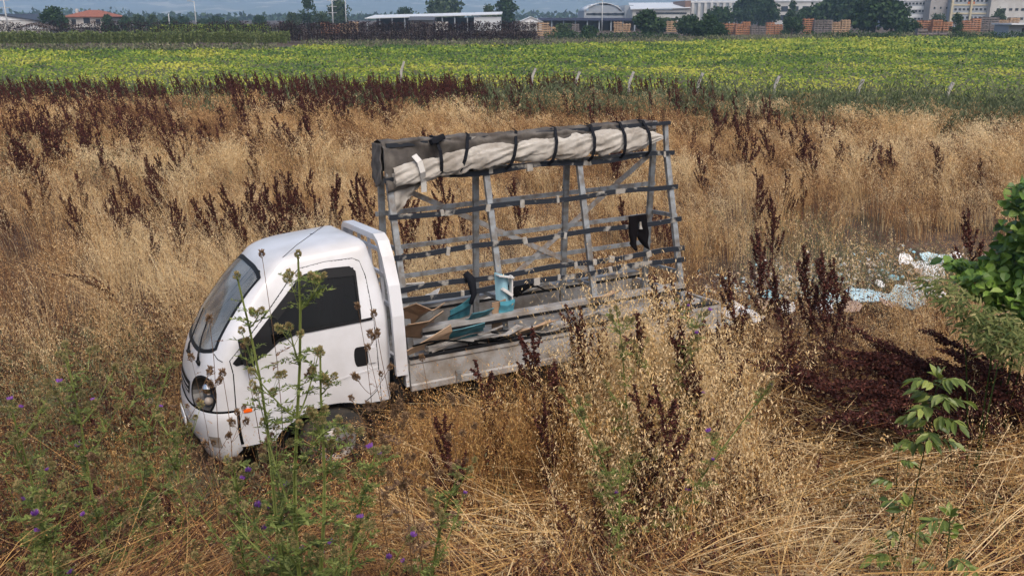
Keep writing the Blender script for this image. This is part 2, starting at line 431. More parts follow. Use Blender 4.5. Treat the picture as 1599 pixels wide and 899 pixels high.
for sg in (1, -1):
    bm = bmesh.new(); vs = [bm.verts.new((p.x, p.y * sg, p.z)) for p in P]
    for f in T: bm.faces.new([vs[i] for i in f]).smooth = True
    me = bpy.data.meshes.new("door"); bm.to_mesh(me); bm.free(); d = link("door", me, cabpaint, truck); orient_out(me)
    mb = MB(); strip(mb, yz([(.70, 1.165), (.76, 1.13), (.80, 1.11)]), .006, .001, False, sg); mb.build('cowl_seam', seam, truck)
    mb = MB(); strip(mb, xz([(-.42, .62), (-.36, .57), (-.30, .53)]), .004, .003, False, sg); mb.build('sill_crease', seam, d)
    mb = MB(); strip(mb, door_s, .009, -.001, True, sg); mb.build("door_seam", seam, d)
    # window pane
    Pw, Tw = area_mesh((.3, 2.2, .95, 1.8), [win_s], [], lambda s, l: inside(win_s, s, l), -.006)
    bm = bmesh.new(); vs = [bm.verts.new((p.x, p.y * sg, p.z)) for p in Pw]
    for f in Tw: bm.faces.new([vs[i] for i in f]).smooth = True
    me = bpy.data.meshes.new("window_pane"); bm.to_mesh(me); bm.free(); link("window_pane", me, glass, d); orient_out(me)
    mb = MB(); strip(mb, win_s, .020, .004, True, sg); mb.build("window_trim", black, d)
    # rain visor along the top, belt moulding, black corner that carries the mirror
    mb = MB(); vt = xz(densify([(-.335, 1.70), (-.09, 1.71), (.10, 1.695), (.19, 1.64), (.42, 1.42)], closed=False))
    strip(mb, vt, .075, .010, False, sg); mb.build("rain_visor", mat("visor", (.008, .008, .009), .5, spec=.2), d)
    mb = MB(); bt = xz(densify([(-.44, 1.285), (-.33, 1.28), (.26, 1.26), (.40, 1.22)], closed=False)); strip(mb, bt, .024, .008, False, sg); mb.build("belt_moulding", black, d)
    tri = xz(densify([(.79, 1.09), (.47, 1.40), (.46, 1.19), (.62, 1.087)], .02))
    Pt, Tt = area_mesh((.3, 1.6, 1.0, 1.5), [tri], [], lambda s, l: inside(tri, s, l), .006)
    mb = MB(); vs = [mb.bm.verts.new((p.x, p.y * sg, p.z)) for p in Pt]
    for f in Tt: mb.bm.faces.new([vs[i] for i in f])
    mb.build("mirror_base", black, d)
    # handle: dark recess with a white pull beside it
    hp = lambda a, b: (lambda x, z: (s_of_x(x, z), z))(-.285 - .10 * a, .885 + .14 * b)
    mb = MB()
    sq = smooth_poly([(-.235, .87), (-.235, 1.045), (-.30, 1.05), (-.365, 1.045), (-.365, .87), (-.30, .868)], 2); sqs = xz(sq)
    Pt, Tt = area_mesh((1, 2, .85, 1.05), [sqs], [], lambda s, l: inside(sqs, s, l), .0045)
    vs = [mb.bm.verts.new((p.x, p.y * sg, p.z)) for p in Pt]
    for f in Tt: mb.bm.faces.new([vs[i] for i in f])
    mb.build("handle_recess", black, d)
    mb = MB(); mb.box((-.395, .846 * sg, .957), (.07, .016, .15), bev=.006); hd = mb.build("handle", paint, d)
    # crease moulding low on the door
    mb = MB(); cr = xz(densify([(-.44, .83), (-.2, .80), (.16, .745), (.4, .66), (.6, .58)], .05, False)); strip(mb, cr, .016, .003, False, sg); mb.build("crease", paint, d)
    # side repeater lamp
    mb = MB(); mb.box((.735, .84 * sg, .66), (.075, .02, .035), bev=.006); mb.build("indicator_lamp", mat("amber_lens", (.8, .12, .01), .2), truck)
    # door mirror
    mr = MB(); mr.box((.70, .955 * sg, 1.20), (.07, .13, .24), rot=(0, .1, .25 * sg), bev=.025)
    mr.build("door_mirror", black, truck); mr = MB(); mr.tube([(.66, .82 * sg, 1.14), (.69, .90 * sg, 1.15)], .015); mr.build("mirror_arm", black, truck)
    # headlamp bowl and lens
    c3 = sum((cabS(s, l) for s, l in head_s), Vector()) / len(head_s)
    mb = MB(); n = len(head_s); o1 = [cabS(s, l, .003) for s, l in head_s]; o2 = [p.lerp(c3, .25) + Vector((-.07, -.03, 0)) for p in o1]; o3 = [p.lerp(c3, .8) + Vector((-.11, -.05, 0)) for p in o1]
    R3 = [[mb.bm.verts.new((p.x, p.y * sg, p.z)) for p in o] for o in (o1, o2, o3)]
    for a in range(2):
        for k in range(n): mb.bm.faces.new((R3[a][k], R3[a][(k + 1) % n], R3[a + 1][(k + 1) % n], R3[a + 1][k]))
    mb.bm.faces.new(R3[2]); hl = mb.build("headlight", mat("lamp_bowl", (.05, .045, .04), .35), truck)
    q = c3 + Vector((-.055, -.02, .045)); mb = MB()
    bmesh.ops.create_uvsphere(mb.bm, u_segments=14, v_segments=9, radius=.062, matrix=Matrix.Translation((q.x, q.y * sg, q.z))); mb.build("reflector", chrome, hl)
    q = c3 + Vector((-.04, -.02, -.07)); mb = MB()
    bmesh.ops.create_uvsphere(mb.bm, u_segments=14, v_segments=9, radius=.040, matrix=Matrix.Translation((q.x, q.y * sg, q.z))); mb.build("lamp_bulb", mat("bulb_glass", (.35, .30, .26), .15), hl)
    mb = MB(); strip(mb, head_s, .018, .003, True, sg); mb.build("lamp_rim", black, hl)
    # wheels
    for wx, nm in ((0.0, "wheel"), (-2.62, "wheel")):
        r = .31; zc = .20
        wh = MB(); wh.lathe([(.19, -.09), (r - .03, -.095), (r - .008, -.075), (r, -.03), (r, .03), (r - .008, .075), (r - .03, .095), (.19, .09)], (wx, .72 * sg, zc), 'Y', 36)
        wo = wh.build("wheel", rubber, truck)
        rm = MB(); yo = .085 * sg
        rm.lathe([(.195, .07 * sg), (.18, .075 * sg), (.165, .03 * sg), (.09, .02 * sg), (.085, .07 * sg), (.03, .075 * sg), (.001, .075 * sg)], (wx, .72 * sg, zc), 'Y', 30); rm.build("rim", mat("rim_steel", (.35, .34, .33), .5, metal=.5, var=(.12, .08, .05), scale=20), wo)
# windscreen
mb = MB()
def wsf(u, v):
    n = len(WS) - 1
    zb = 1.115 + .085 * abs(u) ** 3.5; zt = 1.83 - .075 * abs(u) ** 4
    z = zb + (zt - zb) * v; ye = .717 - (z - 1.18) * .145; return z, abs(u) * ye
def wsp(u, v, off):
    uu = u * 2 - 1; z, y = wsf(uu, v); s = s_of_y(y, z); p = cabS(s, z, off); return Vector((p.x, math.copysign(p.y, uu), p.z))
mb.grid(lambda u, v: wsp(u, v, -.004), 40, 20)
wsc = mb.build("windscreen", ws_glass, truck); orient_out(wsc.data)
mb = MB()
ring = [(u, 0) for u in np.linspace(0, 1, 50)] + [(1, v) for v in np.linspace(.04, 1, 20)] + [(u, 1) for u in np.linspace(.98, 0, 50)] + [(0, v) for v in np.linspace(.96, .04, 20)]
def ringmesh(mb, ws_, off):
    n = len(ring); A = []
    for (u, v) in ring:
        c = wsp(u, v, off); k = wsp(u + (.5 - u) * ws_, v + (.5 - v) * ws_ * 1.6, off)
        A.append((mb.bm.verts.new(c), mb.bm.verts.new(k)))
    for i in range(n): mb.bm.faces.new((A[i][0], A[(i + 1) % n][0], A[(i + 1) % n][1], A[i][1]))
ringmesh(mb, .055, .003); mb.build("windscreen_seal", black, wsc)
for y0, y1 in ((.10, -.30), (.52, .12)):
    def fy(y, z, off=.02): s = s_of_y(abs(y), z); p = cabS(s, z, off); return Vector((p.x, math.copysign(p.y, y), p.z))
    mb = MB(); mb.tube([fy(y0, 1.06), fy(y0, 1.12, .04), fy((y0 + y1) / 2, 1.22, .02), fy(y1, 1.36, .012)], [.014, .009, .006, .005], 6)
    mb.tube([fy(y0, 1.045, .0), fy(y0, 1.075, .03)], .018, 8); mb.build("wiper", black, truck)
# antenna whip on the roof edge
mb = MB(); mb.tube([(.34, .60, 1.84), (.12, .58, 1.99), (-.14, .56, 2.13)], .0028, 5); mb.build("aerial", black, truck)
# bumper
mb = MB()
def bf(u, v):
    uu = u * 2 - 1; s = min(abs(uu) * .985, .985); l = .13 + .20 * min(1, abs(uu)) ** 3 * .9 + (.665 - .13 - .18 * abs(uu) ** 3) * v
    bulge = .028 - .020 * (2 * v - 1) ** 6
    p = cabS(s, l, bulge); return Vector((p.x, math.copysign(p.y, uu), p.z))
mb.grid(bf, 60, 14); bp = mb.build("bumper", cabpaint, truck); orient_out(bp.data)
mb = MB(); mb.grid(lambda u, v: (lambda p: Vector((p.x, p.y * (1 if u >= .5 else -1), p.z)))(cabS(abs(u * 2 - 1) * .99, .662 + .022 * v, .004)), 60, 2); mb.build("bumper_gap", seam, bp)
for sg in (1, -1):
    mb = MB(); strip(mb, [(.997, l_) for l_ in np.linspace(.36, .67, 8)], .026, .004, False, sg); mb.build('corner_gap', seam, bp)
    mb = MB(); mb.grid(lambda u, v: (lambda p: Vector((p.x, p.y * sg, p.z)))(cabS(.60 + .17 * u, .36 + .10 * v, .031)), 6, 4); mb.build("fog_lamp_panel", dirty, bp)
mb = MB(); mb.grid(lambda u, v: (lambda p: Vector((p.x, math.copysign(p.y, u - .5), p.z)))(cabS(abs(u * 2 - 1) * .36, .26 + .12 * v, .032)), 20, 4); mb.build("air_intake", black, bp)
mb = MB(); mb.grid(lambda u, v: (lambda p: Vector((p.x, math.copysign(p.y, u - .5), p.z)))(cabS(abs(u * 2 - 1) * .20, .75 + .11 * v, .006)), 24, 6); g_ = mb.build("grille", black, truck)
for k in range(2):
    mb = MB(); mb.grid(lambda u, v: (lambda p: Vector((p.x, math.copysign(p.y, u - .5), p.z)))(cabS(abs(u * 2 - 1) * .19, .775 + .04 * k + .012 * v, .012)), 24, 2); mb.build("grille_bar", paint, g_)
# number plate, blank
mb = MB(); mb.box((1.205, 0, .45), (.012, .44, .10), bev=.003); mb.build("number_plate", mat("plate", (.7, .7, .7), .5), bp)
# interior
it = MB(); it.box((-.02, 0, .70), (1.0, 1.5, .04)); it.box((-.50, 0, 1.1), (.03, 1.45, .9)); it.build("cab_floor", trim_in, truck)
for sy in (.42, -.42, ):
    st = MB(); st.box((-.12, sy, .84), (.46, .46, .14), bev=.04); st.box((-.37, sy, 1.14), (.13, .46, .52), rot=(0, -.18, 0), bev=.04)
    so = st.build("seat", mat("seat_cloth", (.045, .042, .045), .95), truck)
    hr = MB(); hr.box((-.43, sy, 1.47), (.09, .24, .15), bev=.035); hr.build("headrest", mat("seat_cloth", (0, 0, 0)), so)
ds = MB(); ds.grid(lambda u, v: Vector((.42 + .50 * math.sin(v * 1.5), -.68 + 1.36 * u, .90 + .19 * math.cos(v * 1.45) + .03 * math.cos((u - .3) * 9))), 16, 8); ds.box((.62, 0, .87), (.3, 1.4, .18))
ds.build("dashboard", mat("dash_grey", (.50, .55, .58), .6, var=(.20, .22, .24), scale=3), truck)
sw = MB(); c = Vector((.33, .40, 1.20)); ax = Euler((0, math.radians(-50), 0)).to_matrix()
sw.tube([c + ax @ Vector((.20 * math.cos(a), .20 * math.sin(a), 0)) for a in np.linspace(0, 2 * math.pi, 25)], .015, 6)
sw.tube([c + ax @ Vector((-.19, 0, 0)), c, c + ax @ Vector((.19, 0, 0))], .014, 6); sw.tube([c, c + ax @ Vector((0, 0, -.3))], .03, 8); sw.build("steering_wheel", black, truck)
pp = MB(); pp.box((.60, -.10, 1.11), (.20, .16, .008), rot=(0, .1, .4)); o = pp.build("paper_sheet", mat("paper", (.7, .72, .72), .8)); o.matrix_world = TM
tag(o, "white paper lying on the dashboard behind the windscreen", "paper")
rg_ = MB(); rg_.box((-.10, .30, 1.36), (.05, .10, .09), bev=.015); o = rg_.build("red_tag", mat("red_cloth", (.35, .02, .015), .7), None); o.matrix_world = TM
tag(o, "small red object seen through the dark side window", "ornament")
# headboard guard: hoop of channel behind the cab
mb = MB(); hoop = [(-.66, .845, .72), (-.665, .845, 1.28), (-.665, .80, 1.55), (-.66, .70, 1.80), (-.655, .62, 1.93), (-.65, .54, 1.975)]
hf = hoop + [(x, -y, z) for x, y, z in hoop[::-1]]
rings = []
for i, p in enumerate(hf):
    p = Vector(p); a = Vector(hf[max(i - 1, 0)]); b = Vector(hf[min(i + 1, len(hf) - 1)]); t = (b - a).normalized(); o_ = Vector((0, -t.z, t.y))
    if i in (5, 6): o_ = Vector((0, 0, -1)) if False else o_
    rings.append([mb.bm.verts.new(p + o_ * s1 * .028 + Vector((s2 * .055, 0, 0))) for s1, s2 in ((-1, -1), (1, -1), (1, 1), (-1, 1))])
for i in range(len(rings) - 1):
    for k in range(4): mb.bm.faces.new((rings[i][k], rings[i][(k + 1) % 4], rings[i + 1][(k + 1) % 4], rings[i + 1][k]))
gd = mb.build("headboard_guard", paint, truck)
for z in (1.35, 1.62, 1.84):
    mb = MB(); w_ = .80 if z < 1.5 else (.72 if z < 1.7 else .60); mb.bar((-.655, -w_, z), (-.655, w_, z), .03, .03); mb.build("guard_bar", paint, gd)
for y in (-.5, -.17, .17, .5):
    mb = MB(); mb.bar((-.652, y, .75), (-.652, y, 1.95), .026, .03); mb.build("guard_upright", paint, gd)
# bed
mb = MB(); mb.box((-2.47, 0, .68), (3.50, 1.66, .05)); 
for k in range(9): mb.box((-.95 - k * .38, 0, .60), (.07, 1.6, .11))
mb.build("bed_floor", dirty, truck)
def dropside(y, z0, z1, nm="drop_side"):
    sg = 1 if y > 0 else -1; mb = MB()
    prof = [(0, z0), (.018, z0 + .01), (.018, z0 + .06), (.006, z0 + .075), (.006, z1 - .05), (.02, z1 - .04), (.02, z1), (0, z1)]
    xs = [-.735, -1.6, -2.47, -3.35, -4.22]
    mb.grid(lambda u, v: Vector((-.735 - 3.485 * u, y + sg * prof[min(int(v * 7 + .01), 7)][0], prof[min(int(v * 7 + .01), 7)][1])), 4, 7, smooth=False)
    mb.box((-2.477, y - sg * .022, (z0 + z1) / 2), (3.48, .03, z1 - z0 - .004))
    o = mb.build(nm, dirty, truck)
    for x in (-1.2, -2.4, -3.6):
        m2 = MB(); m2.box((x, y + sg * .022, z0 + .07), (.05, .02, .12), bev=.004); m2.build("hinge", steel, o)
    m2 = MB(); m2.bar((-.74, y, z1 + .008), (-4.22, y, z1 + .008), .05, .016); m2.build("side_rail", black, o)
dropside(.865, .545, .855); dropside(-.865, .56, .955)
mb = MB(); mb.box((-4.245, 0, .72), (.035, 1.74, .30)); mb.build("tailgate", dirty, truck)
mb = MB(); mb.box((-.715, .0, .70), (.03, 1.68, .22)); mb.build("bed_front_board", paint, truck)
mb = MB()
for y in (.36, -.36): mb.bar((.6, y, .46), (-4.2, y, .46), .06, .15)
for x in (-.7, -1.6, -2.62, -3.4, -4.1): mb.bar((x, -.36, .46), (x, .36, .46), .08, .10)
mb.build("chassis_frame", black, truck)
for x in (0, -2.62): mb = MB(); mb.tube([(x, -.7, .2), (x, .7, .2)], .055); mb.build("axle", black, truck)
mb = MB(); mb.box((-1.2, .55, .42), (.5, .32, .26), bev=.03); mb.build("fuel_tank", black, truck)
mb = MB(); mb.box((-.64, .60, .55), (.08, .40, .5)); mb.build("engine_cover", black, truck)
for sg in (1, -1):
    mb = MB(); mb.grid(lambda u, v: Vector((-.02 + .50 * math.cos(math.pi * u), sg * (.45 + .36 * v), .14 + .42 * math.sin(math.pi * u))), 16, 3); mb.build("wheel_liner", black, truck)
# ---- glass rack
rack = empty("glass_rack", mtx=TM); tag(rack, "galvanised A-frame rack standing on the truck bed, dark rails and rolled tarpaulin on top", "glass rack")
X0, X1, RW, RS = -.911, -4.108, .13, .157; ZT = 2.435
def ny(z): return RW + RS * max(0, ZT - z)
railm = mat("rail_dark", (.022, .026, .034), .6, spec=.15, var=(.30, .28, .25), scale=7, detail=7, lo=.56, hi=.64)
tapem = mat("tape_white", (.36, .34, .31), .7, var=(.25, .22, .18), scale=20)
for i, z in enumerate((2.435, 2.079, 1.709, 1.391, 1.28)):
    wob = .012
    pts = [(X0 + .05 - (3.197 + .13) * k / 12, ny(z) + .032, z + wob * math.sin(k * 1.3 + i * 2) * (1 if i else 1.6)) for k in range(13)]
    mb = MB()
    for a, b in zip(pts[:-1], pts[1:]): mb.bar(a, b, .018, .050)
    r_ = mb.build("rail", railm, rack)
    mb = MB()
    for a, b in zip(pts[:-1], pts[1:]): mb.bar((a[0], a[1] - .022, a[2]), (b[0], b[1] - .022, b[2]), .024, .042)
    mb.build("rail_core", steel, r_)
    for x in random.sample([-1.15, -1.5, -1.9, -2.3, -2.7, -3.0, -3.3, -3.7, -3.95], 4):
        x += random.uniform(-.12, .12); mb = MB(); mb.box((x, ny(z) + .034, z - random.uniform(-.006, .012)), (random.uniform(.025, .07), .030, random.uniform(.055, .085)), rot=(0, random.uniform(-.25, .25), 0), bev=.004); mb.build("tape_patch", tapem, r_)
for z in (2.43, 2.079, 1.709, 1.391, 1.10):
    mb = MB(); mb.bar((X0 + .06, -ny(z) - .02, z), (X1 - .06, -ny(z) - .02, z), .03, .045); mb.build("far_rail", steel, rack)
for x in (X0, -1.93, -3.0, X1):
    zt = 2.75 if x in (X0, X1) else 2.45
    for sg in (1, -1):
        mb = MB(); mb.bar((x, sg * ny(.70), .72), (x, sg * ny(2.44), 2.44), .045, .06, up=(1, 0, 0)); 
        if zt > 2.5: mb.bar((x, sg * RW, 2.44), (x, sg * RW * .9, zt), .04, .05, up=(1, 0, 0))
        mb.build("post", steel, rack)
    for z in ((1.12, 1.75) if x in (X0, X1) else (1.12,)): mb = MB(); mb.bar((x - .04, -ny(z), z), (x - .04, ny(z), z), .03, .04); mb.build("cross_bar", steel, rack)
for a, b in (((-1.05, -.18, 2.36), (-3.45, -.33, 1.09)), ((-4.08, -.19, 2.40), (-2.2, -.34, 1.10))):
    mb = MB(); mb.bar(a, b, .012, .055); mb.build("diagonal_brace", mat("brace_grey", (.31, .31, .31), .6, var=(.22, .16, .11), scale=14), rack)
for sg in (1, -1):
    mb = MB(); mb.bar((X0, sg * RW, 2.765), (X1 - .05, sg * RW, 2.765), .04, .04); mb.build("top_beam", steel if sg < 0 else railm, rack)
for y, z, x0_, x1_ in ((.46, 1.00, -1.0, -4.05), (.60, .84, -1.0, -4.15), (-.46, 1.0, -1.0, -4.05)):
    mb = MB(); mb.box(((x0_ + x1_) / 2, y, z), (x0_ - x1_, .13, .075), bev=.006); mb.build("ledge_beam", dirty, rack)
    mb = MB(); mb.bar((x0_, y + .07, z - .02), (x1_, y + .07, z - .02), .012, .03); mb.build("ledge_rubber", black, rack)
# canvas over the ridge
canvas = mat("canvas_grey", (.055, .047, .042), .9, var=(.13, .115, .10), scale=5, detail=8, bump=.8, bscale=9)
pale = mat("canvas_pale", (.44, .41, .37), .9, spec=.2, var=(.27, .24, .205), scale=5, detail=8, bump=.25, bscale=12)
cv = empty("tarpaulin", mtx=TM); tag(cv, "grey canvas tarpaulin rolled up and strapped along the top of the glass rack", "tarpaulin")
def nz(*a): return noise.noise(Vector(a))
mb = MB()
def cvf(u, v):
    x = X0 + .04 - (3.05) * u
    drop = .38 * max(0, 1 - u * 1.6) + .10 + .05 * nz(u * 9, 3, 1)
    prof = [(-.17, 2.50), (-.165, 2.72), (-.13, 2.795), (.0, 2.805), (.135, 2.79), (.165, 2.73), (.175, 2.79 - drop * .55 - .03), (.18, 2.79 - drop)]
    k = v * 7; i = min(int(k), 6); t = k - i; y = prof[i][0] * (1 - t) + prof[i + 1][0] * t; z = prof[i][1] * (1 - t) + prof[i + 1][1] * t
    w_ = .034 * nz(x * 3.1, v * 7, 2) + .020 * nz(x * 11, v * 11, 7) + .010 * math.sin(x * 2.2 + v * 9)
    return Vector((x, y + w_ * 1.6, z + w_ * .8))
mb.grid(cvf, 150, 40); mb.solid(.006); mb.build("canvas_top", canvas, cv)
mb = MB()
def rollf(u, v):
    x = X0 - .03 - 3.06 * u; a = v * 2 * math.pi
    st = min(abs(u - q) for q in (.16, .26, .42, .56, .71, .83, .94))
    cz = 2.455 + .125 * min(1, u * 3.0) ** .8 + .045 * u; cy = .20 + .012 * math.sin(u * 7)
    hv = (.080 + .040 * min(1, u * 3.5) + .012 * math.sin(u * 9 + 1)) * (1 - .16 * math.exp(-(st / .013) ** 2)) * (1 - .80 * max(0, (u - .90) / .10) ** 1.3)
    hw = .070 * (1 - .35 * math.exp(-(st / .013) ** 2)) * (1 - .6 * max(0, (u - .9) / .1))
    q = x * 2.6 + math.sin(a) * .8
    fold = abs(nz(q * 1.6, math.sin(a) * 1.2 + x * .7, math.cos(a) * .8)) * 1.5 + (.25 + .7 * math.exp(-(st / .035) ** 2)) * abs(nz(x * 9, math.sin(a) * 2.2, 3)) + .10 * nz(x * 22, math.sin(a) * 6, 1)
    k = 1.10 - .38 * fold
    return Vector((x + .01 * nz(x * 6, a, 4), cy + hw * k * math.copysign(abs(math.cos(a)) ** .8, math.cos(a)), cz + hv * k * math.copysign(abs(math.sin(a)) ** .8, math.sin(a))))
mb.grid(rollf, 420, 64)
mb.build("canvas_roll", pale, cv)
# left end flap hanging behind the post and the loose tail under the rail
mb = MB(); mb.grid(lambda u, v: Vector((X0 + .045 + .02 * nz(u * 3, v * 4, 1) + .03 * v, -.17 + .30 * u, 2.79 - .42 * v * (.8 + .2 * math.sin(u * 3)))), 12, 16); mb.solid(.005); mb.build("end_flap", canvas, cv)
mb = MB(); mb.grid(lambda u, v: Vector((X0 - .03 - .52 * u * (1 - .35 * v), .155 + .04 * nz(u * 4, v * 5, 5) + .02 * math.sin(u * 14 + v * 3), 2.50 - (.36 * (1 - u) + .06) * v - .02 * nz(u * 9, v, 2))), 24, 18); mb.solid(.006); mb.build("loose_tail", pale, cv)
strap = mat("strap_black", (.010, .011, .015), .8, spec=.12)
for k, (xa, xb, zc) in enumerate(((-1.41, -1.41, 2.60), (-1.80, -1.58, 2.62), (-2.32, -2.12, 2.64), (-2.76, -2.60, 2.65), (-3.17, -3.08, 2.66), (-3.52, -3.47, 2.67), (-3.80, -3.80, 2.67))):
    pr = [(.0, 2.822), (.14, 2.812), (.195, 2.76), (.268, 2.68), (.285, 2.58), (.262, 2.49), (.20, 2.44)]
    mb = MB(); n = len(pr) - 1; w_ = .032
    C = [Vector((xa + (xb - xa) * i / n, y, z)) for i, (y, z) in enumerate(pr)]
    for a, b in zip(C[:-1], C[1:]): mb.bar(a, b, w_, .008, up=(0, 1, .3))
    mb.build("strap", strap, cv)
    if k == 0:
        mb = MB(); mb.box((xa, .20, 2.79), (.16, .07, .06), rot=(.2, .3, .2), bev=.02); mb.build("strap_knot", strap, cv)
mb = MB()
C = [Vector(p) for p in ((-1.15, .24, 2.66), (-1.18, .30, 2.60), (-1.20, .31, 2.50), (-1.225, .24, 2.40), (-1.23, .22, 2.30))]
for a, b in zip(C[:-1], C[1:]): mb.bar(a, b, .055, .010, up=(0, 1, .2))
mb.build("white_strap", mat("strap_white", (.55, .53, .50), .8), cv)
# black cloth on the third rail
mb = MB(); mb.grid(lambda u, v: Vector((-3.50 - .22 * u - .03 * nz(u * 3, v * 3, 1), ny(1.75) + .05 + .05 * math.sin(u * 8) * v, 1.82 - .38 * v * (.6 + .4 * abs(math.sin(u * 4.4 + .5))))), 16, 16); mb.solid(.02)
o = mb.build("work_gloves", mat("cloth_black", (.007, .006, .007), .95, spec=.05)); o.matrix_world = TM; tag(o, "pair of black work gloves draped over the third rail near the rack's rear end", "gloves")
mb = MB(); mb.tube([(-1.56, ny(1.5) + .05, 1.47), (-1.60, ny(1.4) + .08, 1.40), (-1.62, ny(1.3) + .06, 1.25), (-1.57, ny(1.2) + .06, 1.16)], [.035, .05, .03, .02], 8)
o = mb.build("rubber_strap", strap); o.matrix_world = TM; tag(o, "knotted black rubber strap hanging on the lower rails near the front of the rack", "strap")
# ---- load on the bed
card = mat("cardboard", (.36, .24, .15), .85, var=(.27, .17, .10), scale=6, bump=.1)
teal = mat("teal_board", (.025, .12, .15), .6, var=(.06, .22, .27), scale=8)
skyb = mat("light_blue_board", (.25, .44, .52), .55)
greyb = mat("grey_strip", (.32, .30, .28), .6, var=(.12, .10, .08), scale=9)
def bent(name, m, label, cat, c, size, rot, fold=.2, th=.008, nu=8, seed=0, tri=0, group=None):
    mb = MB(); R = Euler(rot).to_matrix(); sx, sy = size
    def fn(u, v):
        z = .8 * fold * sx * abs(u - .5) * (1 if v < .5 else .6) + .14 * sx * nz(u * 5, v * 5, seed)
        vv = v * (1 - tri * u)
        return Vector(c) + R @ Vector(((u - .5) * sx, (vv - .5) * sy + .03 * nz(u * 5, v * 2, seed + 3), z))
    mb.grid(fn, 2, 3, smooth=False); mb.solid(th); o = mb.build(name, m); o.matrix_world = TM; tag(o, label, cat, group); return o
GC = "cardboard scraps on the truck bed"
bent("cardboard_piece", card, "folded brown cardboard topmost behind the cab on the truck bed", "cardboard", (-1.05, .42, 1.14), (.42, .30), (.6, -.2, .5), .5, seed=1, group=GC)
bent("cardboard_piece", card, "creased brown cardboard under the topmost piece behind the cab", "cardboard", (-1.02, .52, 1.03), (.40, .30), (.7, .15, .2), .45, seed=2, group=GC)
bent("cardboard_piece", mat("cardboard_light", (.50, .34, .22), .85), "light tan flat cardboard lowest behind the cab at the bed edge", "cardboard", (-1.03, .62, .93), (.46, .26), (.8, .25, -.1), .05, seed=3, tri=.6, group=GC)
bent("cardboard_piece", card, "upright brown cardboard strip under the light blue tray in mid bed", "cardboard", (-1.86, .42, 1.00), (.16, .34), (1.3, .1, .1), .3, seed=4, group=GC)
bent("cardboard_piece", mat("cardboard_dark", (.12, .05, .035), .85), "dark reddish cardboard lying on the far side of the bed behind the cab", "cardboard", (-1.15, -.55, 1.12), (.5, .3), (.3, .1, .2), .3, seed=5, group=GC)
bent("white_board", mat("board_white", (.6, .58, .56), .6), "curved white board edge on the far side of the bed behind the cab", "board", (-1.12, -.35, 1.27), (.42, .14), (.5, .12, .1), -.3, seed=6)
bent("white_board", mat("board_white", (.6, .58, .56), .6), "small crumpled white board between the rack's lower rails", "board", (-1.33, -.15, 1.16), (.22, .2), (.5, .12, .7), .5, seed=7)
GT = "teal boards on the truck bed"
bent("teal_board", teal, "dark teal board standing on end left of the light blue tray", "board", (-1.50, .30, 1.10), (.26, .26), (1.1, .1, .2), .2, seed=8, tri=.4, group=GT)
bent("teal_board", teal, "teal board lying low beside the lowest cardboard behind the cab", "board", (-1.36, .60, .93), (.48, .26), (.7, .1, -.2), .1, seed=9, group=GT)
bent("teal_board", teal, "bright teal board wedged under the dark standing one", "board", (-1.62, .48, 1.02), (.28, .22), (.8, 0, .3), .3, seed=10, group=GT)
tr = empty("blue_tray", mtx=TM); tag(tr, "torn light blue and white tray standing upright in the middle of the rack", "tray")
mb = MB(); mb.grid(lambda u, v: Vector((-1.86 - .14 * u, .36 + .07 * math.sin(u * 3), 1.16 + .28 * v - .05 * u)), 6, 8, smooth=False); mb.solid(.01); mb.build("tray_back", skyb, tr)
mb = MB(); mb.bar((-1.86, .43, 1.42), (-2.02, .43, 1.38), .10, .012); mb.bar((-2.01, .43, 1.40), (-2.0, .42, 1.14), .06, .014, up=(1, 0, 0)); mb.bar((-1.9, .44, 1.28), (-2.0, .44, 1.2), .06, .03); mb.build("tray_rim", mat("board_white", (0, 0, 0)), tr)
mb = MB(); mb.grid(lambda u, v: Vector((-1.90 - .09 * u, .40, 1.25 + .05 * v)), 2, 2); mb.solid(.012); mb.build("tray_hole", seam, tr)
bent("tile_piece", mat("tile_blue", (.07, .28, .36), .5), "deep blue panel directly below the light blue tray", "tile", (-1.93, .47, 1.10), (.17, .13), (1.3, 0, .1), .2, seed=12)
mb = MB(); mb.poly([(-2.02, -.40, .99), (-2.45, -.42, 1.13), (-2.80, -.40, 1.11), (-2.85, -.40, 1.05), (-2.4, -.38, .98)]); mb.solid(.02); o = mb.build("pale_sheet", mat("board_white", (0, 0, 0))); o.matrix_world = TM; tag(o, "pale sheet leaning on the far side of the bed, right of the light blue tray", "sheet")
mb = MB(); mb.grid(lambda u, v: Vector((-2.30 - .40 * u, -.30 + .2 * v, 1.03 + .12 * math.sin(math.pi * u) * (1 - .3 * v))), 8, 3); mb.solid(.008); o = mb.build("black_flap", seam); o.matrix_world = TM; tag(o, "arched black flap in front of the pale sheet on the bed", "flap")
GS = "strips of scrap moulding on the near edge of the bed"
rs = random.Random(3)
for k in range(24):
    x = -.82 - rs.random() * .85; y = .50 + rs.random() * .33; z = .80 + rs.random() * .12; L = rs.uniform(.25, .75); a = rs.uniform(-.35, .35)
    mb = MB(); pts = [(x - L * t * math.cos(a), min(y + L * t * math.sin(a), .87), z + .05 * math.sin(t * 3 + k) + rs.uniform(-.01, .01)) for t in (0, .25, .5, .75, 1)]
    for p, q in zip(pts[:-1], pts[1:]): mb.bar(p, q, rs.uniform(.02, .05), .012)
    o = mb.build("scrap_strip", rs.choice([greyb, greyb, black, mat("board_white", (0, 0, 0)), seam])); o.matrix_world = TM; tag(o, "thin bent strip in the heap on the near bed edge behind the cab", "strip", GS)
